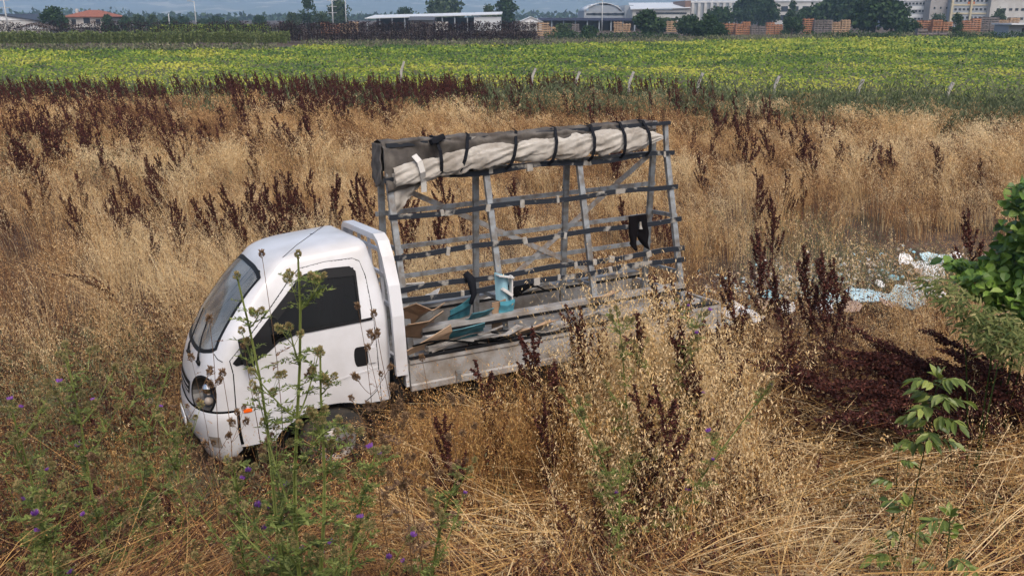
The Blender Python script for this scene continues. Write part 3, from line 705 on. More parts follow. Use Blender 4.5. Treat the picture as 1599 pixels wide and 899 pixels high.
for k, (x, y, z, L) in enumerate(((-2.1, .74, .90, .5), (-2.75, .72, .92, .45), (-3.0, .55, 1.06, .35), (-1.75, .76, .90, .4))):
    bent("scrap_sheet", greyb if k % 2 else card, ["grey dented panel on the near bed edge under the middle of the rack", "brown scrap panel on the near bed edge under the rear half of the rack", "grey scrap panel on the ledge beam near the rack's rear", "brown scrap panel on the near bed edge right of the strip heap"][k], "sheet", (x, y, z), (L, .16), (.3, .05, .2), .2, seed=20 + k)
# ================= VEGETATION: stuff =================
dry = leafmat("dry_grass_mat", [(.065, .027, .017), (.21, .10, .045), (.50, .29, .12), (.68, .455, .21), (.78, .61, .36)], .7, .22)
straw = leafmat("straw_mat", [(.028, .009, .007), (.11, .040, .022), (.36, .18, .062), (.60, .37, .13), (.74, .56, .32)], .6, .15)
green = leafmat("weed_green", [(.045, .06, .03), (.095, .12, .055), (.17, .19, .095), (.28, .27, .16)], .65, .3)
dockm = leafmat("dock_maroon", [(.022, .006, .005), (.050, .013, .010), (.092, .026, .018), (.16, .060, .040)], .7, .1)
def field(x, y, sc, seed):
    """cheap smooth noise in 0..1 for arrays"""
    rg = np.random.default_rng(seed); v = np.zeros_like(x); A = 0
    for o in range(4):
        for k in range(3):
            a = rg.uniform(0, 2 * np.pi); f = sc * 2 ** o * rg.uniform(.7, 1.3); p = rg.uniform(0, 6.28)
            v = v + np.sin((x * np.cos(a) + y * np.sin(a)) * f + p + 1.5 * np.sin((x * np.sin(a) - y * np.cos(a)) * f * .6 + p)) / 1.6 ** o
        A += 3 / 1.6 ** o
    return np.clip(.5 + v / A * 1.1, 0, 1)
TMi = TM.inverted(); TMn = np.array(TMi)
def in_truck(x, y, z, m=.08):
    P = np.stack([x, y, z, np.ones_like(x)], -1) @ TMn.T
    return (P[:, 0] < 1.15 + m) & (P[:, 0] > -4.27 - m) & (np.abs(P[:, 1]) < .86 + m)
def polar(n, r0, r1, a0, a1, rg, p=1.0):
    """points with a density falling with distance; angles measured from +Y, degrees"""
    u = rg.uniform(0, 1, n)
    r = (r0 ** (2 - p) + u * (r1 ** (2 - p) - r0 ** (2 - p))) ** (1 / (2 - p))
    a = np.radians(rg.uniform(a0, a1, n)); return r * np.sin(a), r * np.cos(a)
def grass(name, x, y, h, m, tint, rg, w0=.004, K=14, lean=(-.25, 0.0), leanv=.25, sp=(.016, .005), spread=.06, seg=3, spt=.1, droop=1.0, z0=None, tipt=None, kind_=True, head0=.66, LL=None):
    n = len(x); z = gz(x, y) if z0 is None else z0
    B = np.stack([x, y, z - .03], 1)
    L = np.stack([rg.normal(lean[0], leanv, n), rg.normal(lean[1], leanv, n), np.zeros(n)], 1) * h[:, None]
    if LL is not None: L = np.stack([LL[0], LL[1], np.zeros(n)], 1) * h[:, None]
    ts = np.linspace(0, 1, seg + 1)
    def pt(t):
        t = np.asarray(t)
        if t.ndim == 0: t = np.full(n, float(t))
        return B + np.stack([L[:, 0] * t ** 2, L[:, 1] * t ** 2, h * (t - .18 * droop * t ** 3)], 1)
    C = np.stack([pt(t) for t in ts], 1)
    dist = np.sqrt(x * x + y * y)
    wd = np.maximum(w0, dist * .00032)[:, None] * (1 - .65 * ts)[None, :]
    Q = [ribbon(C, wd, rg)]; T = [np.repeat(tint, seg)]
    if K:
        lo = np.clip(dist / 14, 1, 2.6)
        for k in range(K):
            t = rg.uniform(head0, 1.02, n); p = pt(t)
            a = rg.uniform(0, 2 * np.pi, n); r = spread * rg.uniform(.1, 1, n) * (1.25 - t) / .5 * lo ** .3
            p = p + np.stack([np.cos(a) * r, np.sin(a) * r, rg.uniform(-.02, .03, n)], 1)
            d = unit(np.stack([np.cos(a) * .5 + L[:, 0] * .2 / h, np.sin(a) * .5, -rg.uniform(.2, 1.3, n)], 1))
            Q.append(leaves(p, d, sp[0] * rg.uniform(.7, 1.5, n) * lo, sp[1] * lo * rg.uniform(.7, 1.3, n), rg)); T.append(np.clip(tint + spt + rg.normal(0, .09, n), 0, 1))
    o = quadmesh(name, np.concatenate(Q), np.concatenate(T), m); 
    return tag(o, kind='stuff')
# ---- standing wild oats in tussocks, behind and around the truck
def clearing(x, y):
    t = np.clip((x - 2.8) / 5.0, 0, 1); yc = 12.3 + 2.0 * t
    c1 = np.exp(-np.clip((np.abs(y - yc) - 1.4), 0, 9) ** 2 / .5) * sst(2.2, 3.6, x) * (1 - sst(8.3, 9.5, x))
    return c1
def local(x, y, z=None):
    return np.stack([x, y, gz(x, y) if z is None else z, np.ones_like(x)], -1) @ TMn.T
def tussocks(name, N, r0, r1, per, seed, m, K, pw=1.0, hmu=1.0, hsd=.2, tmu=.5, rad=.16, sp=(.019, .0068), strip=.12, ymax=None, mask=None, head0=.62, w0=.0042, spt=.14, tsd=.22, clr=1.3):
    rg = np.random.default_rng(seed); x, y = polar(N, r0, r1, -37, 37, rg, pw)
    keep = rg.uniform(0, 1, N) < (.10 + .90 * sst(6.4, 9.5, y - .12 * np.abs(x + 2)))
    keep &= (y < 36 + 2 * np.sin(x * .25) - .20 * x)
    keep &= rg.uniform(0, 1, N) > np.clip(clr * clearing(x, y), 0, .985)
    Q = local(x, y); fs = (Q[:, 1] > .8) & (Q[:, 0] > -5.5) & (Q[:, 0] < 2.2) & (y < 10.5); keep &= ~(fs & (rg.uniform(0, 1, N) < 1 - strip))
    if mask is not None: keep &= mask(x, y, rg)
    x, y, fs = x[keep], y[keep], fs[keep]; n = len(x); d = np.hypot(x, y)
    H_ = rg.normal(hmu, hsd, n) * (.80 + .42 * field(x, y, .45, 4)) * (.55 + .45 * sst(6.5, 10.5, y)); H_ = np.where(fs, H_ * .45, H_); H_ = np.where(y < 8.3, np.minimum(H_, .55), H_)
    H_ *= 1 - .6 * np.clip(clearing(x, y) * 1.3, 0, 1)
    Tn = tmu + .55 * (field(x, y, .22, 1) - .5) + .45 * (field(x, y, .9, 2) - .5) + rg.normal(0, tsd, n)
    Tn -= .22 * sst(20, 30, y) * field(x, y, .3, 9)
    Lx = rg.normal(-.16, .22, n) - .30 * (field(x, y, .6, 12) - .5); Ly = rg.normal(0, .2, n)
    k = rg.poisson(per, n); i = np.repeat(np.arange(n), k); M = len(i); R_ = rad * rg.uniform(0, 1, M) ** .7 * (1 + d[i] * .02); a = rg.uniform(0, 6.283, M)
    X, Y = x[i] + R_ * np.cos(a), y[i] + R_ * np.sin(a); ok = ~in_truck(X, Y, gz(X, Y) + .5, .05); i, X, Y, R_, a = i[ok], X[ok], Y[ok], R_[ok], a[ok]; M = len(i)
    h = np.maximum(H_[i] * rg.uniform(.72, 1.08, M), .12); lx = Lx[i] + 1.3 * R_ * np.cos(a) + rg.normal(0, .10, M); ly = Ly[i] + 1.3 * R_ * np.sin(a) + rg.normal(0, .10, M)
    return grass(name, X, Y, h, m, np.clip(Tn[i] + rg.normal(0, .10, M), .02, 1), rg, K=K, sp=sp, head0=head0, spt=spt, w0=w0, LL=(lx, ly))
tussocks("dry_oat_grass", 3900, 6.4, 41, 20, 1, dry, 13)
tussocks("tall_oat_tufts", 620, 9, 40, 34, 2, dry, 16, hmu=1.28, hsd=.16, tmu=.72, rad=.14, sp=(.021, .0075), mask=lambda x, y, rg: field(x, y, .5, 31) > .45, tsd=.12)
tussocks("short_dry_understory", 2600, 6.4, 40, 9, 3, dry, 5, hmu=.55, hsd=.12, tmu=.20, rad=.28, head0=.3, spt=.0, clr=.72)
# ---- second, finer layer: thin dry weeds, reddish brown, seen as texture in the mass
N = 26000; x, y = polar(N, 8, 38, -36, 36, rng, 1.0)
k = ~in_truck(x, y, gz(x, y) + .5) & (field(x, y, .7, 21) > .46) & (rng.uniform(0, 1, N) > clearing(x, y)) & (y < 36 - .14 * x); x, y = x[k], y[k]
Q = np.stack([x, y, gz(x, y), np.ones_like(x)], -1) @ TMn.T; k = ~((Q[:, 1] > .8) & (Q[:, 0] > -5.5) & (Q[:, 0] < 2.2) & (y < 10.5)); x, y = x[k], y[k]
h = rng.normal(.95, .18, len(x)) * (.7 + .3 * sst(8, 12, y))
grass("dry_brown_weeds", x, y, h, dry, np.clip(rng.normal(.10, .10, len(x)), 0, 1), rng, K=12, sp=(.014, .010), spread=.10, spt=.02, leanv=.3)
# ---- lodged straw in the foreground: long stems lying in swathes
def lodged(name, n, r0, r1, a0, a1, zlo, zhi, m, seed, L=(.5, 1.1), w=.0045, ang=None, tmu=.55, sub=None, K=3):
    rg = np.random.default_rng(seed); nb_ = max(1, n // 38); bx, by = polar(nb_, r0, r1, a0, a1, rg, 1.4); bi = rg.integers(0, nb_, n); loose = rg.uniform(0, 1, n) < .25
    x = bx[bi] + rg.normal(0, .10, n) + loose * rg.normal(0, .5, n); y = by[bi] + rg.normal(0, .10, n) + loose * rg.normal(0, .5, n); bz = rg.normal(0, .55, nb_)[bi]; bt = rg.normal(0, .15, nb_)[bi]; be = np.abs(rg.normal(0, .22, nb_))[bi]
    if sub is not None:
        k = sub(x, y, rg); x, y, bz, bt, be = x[k], y[k], bz[k], bt[k], be[k]
    k = ~in_truck(x, y, gz(x, y) + .4, .12); x, y, bz, bt, be = x[k], y[k], bz[k], bt[k], be[k]; n = len(x)
    f = field(x, y, .55, seed + 3); az = (f * 2 - 1) * 2.6 + bz + rg.normal(0, .16, n) + (ang if ang is not None else 0)
    ln = rg.uniform(L[0], L[1], n); el = .05 + be + rg.normal(0, .08, n) + .35 * (rg.uniform(0, 1, n) < .18)
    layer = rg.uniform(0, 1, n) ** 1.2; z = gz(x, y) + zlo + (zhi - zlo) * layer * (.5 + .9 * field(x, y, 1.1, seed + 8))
    D = np.stack([np.cos(az) * np.cos(el), np.sin(az) * np.cos(el), np.sin(el)], 1)
    S_ = np.stack([-np.sin(az), np.cos(az), np.zeros(n)], 1) * rg.normal(0, .18, n)[:, None]
    ts = np.array([0, .33, .66, 1.]); B = np.stack([x, y, z], 1)
    C = np.stack([B + D * (ln * t)[:, None] + S_ * (ln * t * t)[:, None] - np.array([0, 0, .20])[None] * (ln * t ** 2.2)[:, None] for t in ts], 1)
    g0 = gz(C[..., 0], C[..., 1]); C[..., 2] = np.maximum(C[..., 2], g0 + .01)
    wd = w * rg.uniform(.6, 1.5, n)[:, None] * (1 - .5 * ts)[None]
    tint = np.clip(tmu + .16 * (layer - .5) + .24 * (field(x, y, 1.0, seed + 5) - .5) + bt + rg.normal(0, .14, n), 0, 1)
    Q = [ribbon(C, wd, rg)]; T = [np.repeat(tint, 3)]
    for k in range(K):
        t = rg.uniform(.7, 1.0, n); i = C[:, 2] * (1 - (t - .66) / .34)[:, None] + C[:, 3] * ((t - .66) / .34)[:, None]
        i = i + rg.normal(0, .025, (n, 3)); d = unit(D * .6 + rg.normal(0, .5, (n, 3)) - np.array([0, 0, .4]))
        Q.append(leaves(i, d, .019 * rg.uniform(.7, 1.3, n), .0058, rg)); T.append(np.clip(tint + .14 + rg.normal(0, .08, n), 0, 1))
    return tag(quadmesh(name, np.concatenate(Q), np.concatenate(T), m), kind='stuff')
lodged("lodged_straw", 24000, 4.2, 11.5, -38, 38, .0, .46, straw, 31, L=(.5, 1.2), K=5, w=.0042, tmu=.40)
lodged("golden_straw", 7500, 4.6, 9.8, -4, 36, .10, .55, straw, 47, L=(.8, 1.5), ang=-.9, tmu=.66, K=6, w=.0055)
lodged("wheel_side_straw", 26000, 5.6, 8.6, -24, 22, .05, .62, straw, 49, L=(.4, .9), tmu=.34, K=7, w=.0038, sub=lambda x, y, rg: (lambda L_: (L_[:, 1] > .88) & (L_[:, 1] < 1.9) & (L_[:, 0] < -.75) & (L_[:, 0] > -6))(np.stack([x, y, gz(x, y), np.ones_like(x)], -1) @ TMn.T))
lodged("straw_litter", 30000, 4.0, 14, -38, 38, .0, .12, straw, 53, L=(.15, .5), w=.005, tmu=.16, K=0)
# loose arching stems over the foreground
rg = np.random.default_rng(77)
x, y = polar(4500, 4.3, 9.5, -36, 36, rg, 1.2); k = ~in_truck(x, y, gz(x, y) + .4, .1); x, y = x[k], y[k]
Q = np.stack([x, y, gz(x, y), np.ones_like(x)], -1) @ TMn.T; k = ~((Q[:, 1] > .8) & (Q[:, 1] < 2.2) & (Q[:, 0] > -1.5) & (Q[:, 0] < 1.8) & (rg.uniform(0, 1, len(x)) < .8)); x, y = x[k], y[k]
h = rg.uniform(.35, .75, len(x))
grass("arching_grass", x, y, h, straw, np.clip(rg.normal(.55, .2, len(x)), 0, 1), rg, K=12, lean=(.1, .1), leanv=.75, sp=(.020, .006), spread=.05, droop=2.2, w0=.0035)
# reddish undergrowth: dead leafy dock litter, dark
rg = np.random.default_rng(91); x, y = polar(230000, 4.3, 13, -37, 37, rg, 1.4); k = ~in_truck(x, y, gz(x, y) + .4, .05) & (field(x, y, 1.3, 66) > .44); x, y = x[k], y[k]; n = len(x)
Pp = np.stack([x, y, gz(x, y) + rg.uniform(0, .58, n)], 1); d = unit(rg.normal(size=(n, 3)))
tag(quadmesh("dead_undergrowth", leaves(Pp, d, rg.uniform(.02, .055, n), rg.uniform(.008, .02, n), rg), np.clip(rg.normal(.10, .10, n), 0, 1), straw), kind='stuff')
# ---- green weeds along the field edge and in patches
def weeds(name, x, y, h, rg, tint, K=18, m=green, sp=(.05, .010), lean=(-.1, 0)):
    return grass(name, x, y, h, m, tint, rg, w0=.005, K=K, lean=lean, leanv=.18, sp=sp, spread=.10, head0=.15, spt=.05, droop=.2)
rg = np.random.default_rng(12); x = rg.uniform(-30, 30, 9000); y = 31 + rg.uniform(0, 9, 9000) ** 1.0 - .14 * x
k = (rg.uniform(0, 1, 9000) < np.where(x > -1, 1, .22 * (field(x, y, .5, 5) > .45))); x, y = x[k], y[k]
weeds("field_edge_weeds", x, y, rg.normal(1.15, .2, len(x)) * (.8 + .4 * field(x, y, .6, 7)), rg, np.clip(rg.normal(.42, .2, len(x)), 0, 1), K=16, sp=(.07, .016))
def patch_weeds(name, spots, n, hh, seed, tm=.58):
    rg = np.random.default_rng(seed); X, Y = [], []
    for (u, v, sx, sy, wgt) in spots:
        g = G(u, v, .45); k = int(n * wgt); X.append(rg.normal(g.x, sx, k)); Y.append(rg.normal(g.y, sy, k))
    x, y = np.concatenate(X), np.concatenate(Y); k = ~in_truck(x, y, gz(x, y) + .4); x, y = x[k], y[k]
    weeds(name, x, y, rg.normal(hh, .15, len(x)), rg, np.clip(rg.normal(tm, .2, len(x)), 0, 1), K=20, sp=(.035, .009))
patch_weeds("green_weeds", [(40, 560, .6, .4, .25), (150, 600, .6, .5, .35), (250, 700, .6, .3, .2), (80, 760, .6, .3, .25), (430, 760, .5, .25, .3), (620, 790, .5, .25, .15), (110, 230, 1.2, 2.0, 1), (330, 260, 1.6, 1.6, .5), (1350, 420, .8, .6, .6), (1540, 430, .5, .6, 1.0), (1250, 360, .6, .8, .35), (60, 620, .7, .5, .5), (300, 640, .5, .4, .15), (190, 540, .4, .4, .3), (1380, 760, .3, .3, .12), (1530, 820, .5, .3, .2)], 420, .62, 19)
# ---- crop field: rows of low leafy plants, yellow green
cropm = leafmat("crop_leaf", [(.035, .07, .02), (.08, .15, .025), (.19, .28, .03), (.36, .39, .05), (.50, .47, .08)], .6, .3)
rg = np.random.default_rng(5); N = 210000
x, y = polar(N, 34, 185, -37, 37, rg, 1.35)
far = 118 + .20 * np.abs(x) * 0 + np.where(x > 0, x * .75, x * .05); far = np.minimum(far, 185); far = np.where(x < -26, 103, far)
k = (y > 39 - .14 * x + 1.2 * np.sin(x * .3)) & (y < far); x, y = x[k], y[k]
yy = y * 1.0; hf = .28 + .30 * field(x, yy, .55, 61); n = len(x)
Pp = np.stack([x, y, hf * rg.uniform(.3, 1.1, n)], 1); d = unit(np.stack([rg.normal(0, 1, n), rg.normal(0, 1, n), rg.normal(.1, .5, n)], 1))
ls = rg.uniform(.12, .26, n) * np.clip(y / 70, .7, 1.8)
tn = .51 + .75 * (field(x, yy, .42, 71) - .5) + .35 * (field(x, yy, .06, 72) - .5) + rg.normal(0, .16, n)
up_ = np.tile(np.array([[0, -.3, 1.0]]), (n, 1))
tag(quadmesh("crop_plants", leaves(Pp, d, ls, ls * .7, rg, up_), np.clip(tn, 0, 1), cropm), kind='stuff')
# rough grey-green verge at the far end of the crop
rg = np.random.default_rng(6); N = 30000; x = rg.uniform(-90, 160, N); far = 116 + np.where(x > 0, x * .75, x * .05); far = np.minimum(far, 183); far = np.where(x < -26, 101.5, far); y = far + rg.uniform(0, 9, N) * np.where(x < -26, .3, 1); n = N
Pp = np.stack([x, y, rg.uniform(0, .9, n) ** 1.3], 1)
tag(quadmesh("field_verge", leaves(Pp, unit(rg.normal(size=(n, 3)) + np.array([0, 0, .8])), rg.uniform(.2, .5, n), .14, rg), np.clip(rg.normal(.5, .25, n), 0, 1), leafmat("verge_leaf", [(.05, .07, .03), (.11, .13, .06), (.20, .20, .11), (.30, .27, .17)], .7, .2)), kind='stuff')
# ================= VEGETATION: individual plants =================
def curve_pts(C, k):
    """resample a polyline of arrays"""
    t = np.linspace(0, len(C) - 1, k); i = np.minimum(t.astype(int), len(C) - 2); f = (t - i)[:, None]
    return C[i] * (1 - f) + C[i + 1] * f
def rib1(C, w0, w1, rg, n=2):
    out = []
    for q in range(n): out.append(ribbon(C[None], np.linspace(w0, w1, len(C))[None], rg))
    return np.concatenate(out)
def dock_mesh(seed, h=1.3, nb=12, arch=0.0, dense=1.0, wide=.35, big=1.0):
    rg = np.random.default_rng(seed); st, sd = [], []
    ts = np.linspace(0, 1, 9); a0 = rg.uniform(0, 6.28)
    main = np.stack([-.12 * h * ts ** 2 - arch * h * ts ** 2.4 + .02 * np.sin(ts * 7 + a0), .03 * np.sin(ts * 6 + a0) * h, h * ts - arch * h * .62 * ts ** 3], 1)
    st.append(rib1(main, .014, .005, rg, 3))
    lines = [(curve_pts(main[4:], 10), .85)]
    for k in range(nb):
        t = .30 + .60 * (k + rg.uniform(0, 1)) / nb; i = t * 8; p = main[int(i)] + (main[min(int(i) + 1, 8)] - main[int(i)]) * (i % 1)
        tang = unit(main[min(int(i) + 1, 8)] - main[int(i)]); a = rg.uniform(0, 2 * np.pi); L = h * rg.uniform(.18, .36) * (1.25 - t)
        o = np.array([math.cos(a), math.sin(a), 0]); ss = np.linspace(0, 1, 6)[:, None]
        br = p + L * (tang * ss * .9 + o * wide * np.sqrt(ss) * .9) + np.array([0, 0, -arch * .4 * L]) * ss ** 2
        st.append(rib1(br, .006, .003, rg, 2)); lines.append((br, .75))
    for C, wgt in lines:
        L = np.linalg.norm(np.diff(C, axis=0), axis=1).sum(); n = int(L / .0030 * wgt * dense)
        t = rg.uniform(0, 1, n) ** .9; t = t * (len(C) - 1); i = np.minimum(t.astype(int), len(C) - 2); f = (t - i)[:, None]
        p = C[i] * (1 - f) + C[i + 1] * f; lump = .55 + .45 * np.sin(t * 9 + rg.uniform(0, 6))
        o = unit(rg.normal(size=(n, 3))) * (rg.uniform(0, .026, n) * lump * (1.15 - t / len(C)))[:, None]
        sd.append(leaves(p + o, unit(o + rg.normal(0, .006, (n, 3)) + np.array([0, 0, -.004])), rg.uniform(.014, .024, n) * big, rg.uniform(.011, .017, n) * big, rg))
    for k in range(5):   # dried curled leaves low on the stem
        t = rg.uniform(.05, .45); p = main[int(t * 8)]; a = rg.uniform(0, 6.28); d = unit(np.array([math.cos(a), math.sin(a), -.5])); L = rg.uniform(.08, .18)
        st.append(leaves(np.array([p]), d[None], L, L * .2, rg))
    S_, D_ = np.concatenate(st), np.concatenate(sd)
    return S_, np.clip(rg.normal(.75, .15, len(S_) // 4), 0, 1), D_, np.clip(rg.normal(.42, .27, len(D_) // 4), 0, 1)
def dock_proto(seed, **k):
    a, ta, b, tb = dock_mesh(seed, **k); r = empty("dock_plant"); quadmesh("stem", a, ta, dockm, r); quadmesh("seed_head", b, tb, dockm, r); return r
protos = [dock_proto(100 + i, h=1.3, nb=[14, 17, 19, 13, 18][i], wide=[.4, .5, .45, .65, .6][i], dense=1.7, big=1.15) for i in range(5)]
arched = [dock_proto(120 + i, h=1.3, nb=20, arch=[.40, .52, .62][i], dense=1.5, wide=.55, big=1.1) for i in range(3)]
far_p = [dock_proto(140 + i, h=1.3, nb=[14, 17, 12, 19, 15][i], dense=.5, big=2.0, wide=[.45, .55, .6, .4, .7][i]) for i in range(5)]
used_p = set()
def put_dock(pr, loc, h, rz, tilt, label, group=None):
    o = pr if pr.name not in used_p else dup(pr); used_p.add(pr.name)
    o.location = loc; s = h / 1.3; o.scale = (s, s, s); o.rotation_euler = (tilt[0], tilt[1], rz)
    tag(o, label, "dock plant", group); return o
def top_place(u, v, y):
    p = W(u, v, y); g = float(gz(p.x, y)); return Vector((p.x, y, g - .02)), p.z - g
HD = [  # u, v of the top, forward distance, prototype, rotation, tilt, label
 (100, 430, 11.6, 'a1', 0, "arched maroon dock bent over the pale grass at the far left of the field"),
 (178, 318, 14.2, 2, .3, "tall feathery maroon dock leaning left in the oats left of the cab"),
 (232, 345, 13.2, 3, .3, "maroon dock with open branches just right of the tall feathery one, left of the cab"),
 (282, 308, 14.6, 1, .2, "slender maroon dock in the oats up and left of the windscreen"),
 (338, 298, 14.0, 4, .2, "many-branched maroon dock above the windscreen"),
 (375, 315, 13.6, 0, .15, "narrow maroon dock between the two bushy ones above the cab roof"),
 (428, 318, 13.2, 2, -.1, "maroon dock closest above the cab roof"),
 (470, 305, 14.8, 3, .1, "thin maroon dock beyond the cab roof, left of the rack"),
 (398, 225, 20.0, 1, .2, "tall maroon dock standing alone in mid field left of the tarpaulin"),
 (252, 560, 9.2, 'a0', .2, "low brown-red dock stem lying left of the headlight"),
 (1205, 352, 10.4, 2, 0, "tallest maroon dock rising right of the rack"),
 (1240, 415, 10.0, 0, -.2, "short maroon dock touching the tallest one on its right"),
 (1160, 420, 9.4, 4, .1, "maroon dock between the rack and the tallest dock"),
 (1062, 392, 8.3, 1, -.05, "maroon dock overlapping the rack's rear posts"),
 (1092, 425, 8.0, 3, -.15, "bushy maroon dock in front of the truck's rear corner"),
 (1284, 378, 9.7, 0, 0, "left spire of the trio of maroon docks before the rubbish"),
 (1310, 392, 9.5, 2, -.03, "middle spire of the trio of maroon docks before the rubbish"),
 (1334, 402, 9.6, 1, -.1, "right spire of the trio of maroon docks before the rubbish"),
 (800, 492, 7.5, 'a1', 0, "drooping maroon dock head hanging over the near side panel of the bed"),
 (905, 478, 7.7, 3, .1, "dense maroon dock in front of the bed below the rack's second post pair"),
 (965, 500, 7.4, 2, .1, "maroon dock among the green thistles before the bed"),
 (1548, 318, 11.0, 1, -.1, "maroon dock spike half behind the leafy shrub"),
 (1320, 545, 7.6, 'a2', -.1, "leftmost arching stem of the dark dock thicket behind the sapling"),
 (1345, 508, 8.0, 'a1', 0, "highest arching stem of the dark dock thicket behind the sapling"),
 (1392, 515, 7.7, 'a2', .15, "dark arching dock right behind the sapling's top leaves"),
 (1430, 528, 7.9, 'a0', .2, "dark dock arching at the right side of the thicket"),
 (1478, 560, 7.2, 'a1', .3, "rightmost dark dock of the thicket, low beside the shrub"),
 (1380, 590, 7.0, 'a2', 0, "low dark dock lying in front of the thicket"),
 (1180, 545, 7.4, 'a1', .1, "arched dock over the golden straw right of the truck"),
 (850, 505, 7.2, 4, .2, "bushy dark dock just right of the drooping one before the bed"),
 (930, 455, 7.3, 1, .1, "tall dark dock before the ledge beams under the rack"),
 (880, 560, 6.9, 2, .2, "dark dock before the lower edge of the near side panel"),
 (1240, 480, 8.6, 3, 0, "dark dock behind the golden straw, left of the thicket"),
 (1162, 185, 22.0, 2, 0, "tall dark dock in the far oats right of the rack's top corner"),
 (1212, 195, 21.0, 4, -.2, "bushy dark dock in the far oats, second right of the rack's top corner"),
 (1278, 225, 19.0, 1, 0, "dark dock in mid field above the trio"),
 (1188, 262, 16.0, 3, .2, "open dark dock in mid field above the tallest dock"),
 (1218, 300, 13.5, 2, 0, "dark dock just behind the top of the tallest dock"),
 (1345, 505, 8.2, 4, -2.2, "bushy dark dock tilting left out of the thicket's left half"),
 (1410, 500, 8.3, 3, -2.4, "bushy dark dock tilting left at the thicket's highest point"),
 (1470, 520, 8.0, 2, -2.6, "bushy dark dock tilting left near the pale green undergrowth"),
 (1520, 560, 7.4, 4, -2.0, "dark dock tilting left at the thicket's right end"),
 (1030, 470, 7.0, 0, .1, "dark dock rising through the pale oats before the rack's rear"),
 (1085, 500, 6.8, 2, .15, "dark dock in the middle of the pale oat clump"),
 (1150, 500, 7.4, 4, .1, "dark dock at the right side of the pale oat clump"),
 (1060, 600, 6.1, 3, 0, "short dark dock at the foot of the pale oat clump"),
 (760, 560, 7.0, 3, .2, "dark dock before the front half of the near side panel"),
 (1105, 560, 6.7, 4, .1, "upright dark dock among pale oats right of the truck"),
 (1010, 600, 6.4, 3, .2, "short dark dock among the pale oats in the centre foreground"),
 (690, 640, 6.3, 4, .6, "red-brown dock standing behind the front wheel"),
 (850, 620, 6.6, 0, .5, "short dark dock under the drooping one on the truck's near side"),
]
for (u, v, y, p, tl, lab) in HD:
    loc, h = top_place(u, v, y)
    if isinstance(p, str):
        pr = arched[int(p[1])]; a = .6
        hh = h / (1 - a * .62) ; loc.x += hh * .55; loc.z -= max(0, hh - 1.5) * .38
        put_dock(pr, loc, min(hh, 1.9), random.uniform(-.25, .25), (0, 0), lab)
    else:
        put_dock(protos[p], loc, min(max(h, .4), 1.75), random.uniform(-.4, .4), (0, tl * .25), lab)
        
rd = random.Random(11)
for k in range(20):
    u = rd.uniform(1310, 1580); v = rd.uniform(520, 640); y = rd.uniform(6.6, 8.4); loc, h = top_place(u, v, y); h = min(max(h, .5) * rd.uniform(1.3, 1.9), 1.7); loc.x += h * .5
    put_dock(arched[k % 3], loc, h, rd.uniform(-.5, .5), (0, 0), "dark arching dock stem within the dense thicket behind the sapling", "docks of the dark thicket")
LB = ["maroon dock in the dark band along the left part of the green field", "maroon dock scattered in the tan oats left of the rack", "maroon dock scattered in the tan oats right of the rack"]
GR = ["docks in the band along the field edge", "docks scattered in the oats left of the rack", "docks scattered in the oats right of the rack"]
def scat(n, xr, yr, grp, fn=None):
    k = 0; cl = 0
    while k < n:
        if cl <= 0 or grp == 0:
            cy_ = rd.uniform(*yr); cx_ = rd.uniform(*xr) * (cy_ / yr[1]) ** .7; cl = rd.choice((1, 2, 4, 6, 8))
            if fn and not fn(cx_, cy_): cl = 0; continue
            ch = rd.uniform(.8, 1.25)
        cl -= 1; x = cx_ + rd.gauss(0, .45) * (grp > 0); y = cy_ + rd.gauss(0, .5) * (grp > 0)
        if float(clearing(np.array([x]), np.array([y]))[0]) > .3 or in_truck(np.array([x]), np.array([y]), np.array([.4]), .3)[0]: continue
        k += 1
        put_dock((far_p if grp == 0 or y > 20 else protos)[rd.randrange(5)], (x, y, float(gz(x, y)) - .02), (ch if grp else 1.1) * rd.uniform(.85, 1.4), rd.uniform(-.9, .9) + (math.pi if rd.random() < .12 else 0), (rd.uniform(-.1, .1), rd.uniform(-.15, .1)), LB[grp], GR[grp])
fl = lambda x, y: float(field(np.array([x]), np.array([y]), .5, 15)[0])
scat(24, (-25, 5), (33, 43), 0)
scat(46, (-9, -1), (12.5, 16.5), 1)
scat(89, (-20, 0), (16, 33), 1, lambda x, y: fl(x, y) > .44)
scat(62, (2, 15), (12, 29), 2, lambda x, y: fl(x, y) > .52 and float(clearing(np.array([x]), np.array([y]))[0]) < .2)
# the rest of the band, far and small, as one mass
base = [dock_mesh(200 + i, h=1.3, nb=9, dense=.17, wide=.45) for i in range(4)]
VV, TT = [], []
rg = np.random.default_rng(33)
for k in range(3000):
    a, ta, b, tb = base[k % 4]; y = 22 + 21.5 * rg.uniform() ** .6; x = rg.uniform(-27, 3.5) if rg.uniform() < .93 else rg.uniform(3.5, 9); s = rg.uniform(.7, 1.15); c_, s_ = math.cos(r := rg.normal(0, .5)), math.sin(r)
    if field(np.array([x]), np.array([y]), .35, 15)[0] < (.60 if y < 31 else .34): continue
    for q, tq in ((a, ta), (b, tb)):
        q = q.copy(); cen = q.reshape(-1, 4, 3).mean(1, keepdims=True); q = (cen + (q.reshape(-1, 4, 3) - cen) * (3.0 if q.shape[0] == b.shape[0] else 1.8)).reshape(-1, 3)
        VV.append(np.stack([(q[:, 0] * c_ - q[:, 1] * s_) * s + x, (q[:, 0] * s_ + q[:, 1] * c_) * s + y, q[:, 2] * s], 1)); TT.append(tq)
tag(quadmesh("dock_thicket", np.concatenate(VV), np.concatenate(TT), dockm), kind='stuff')

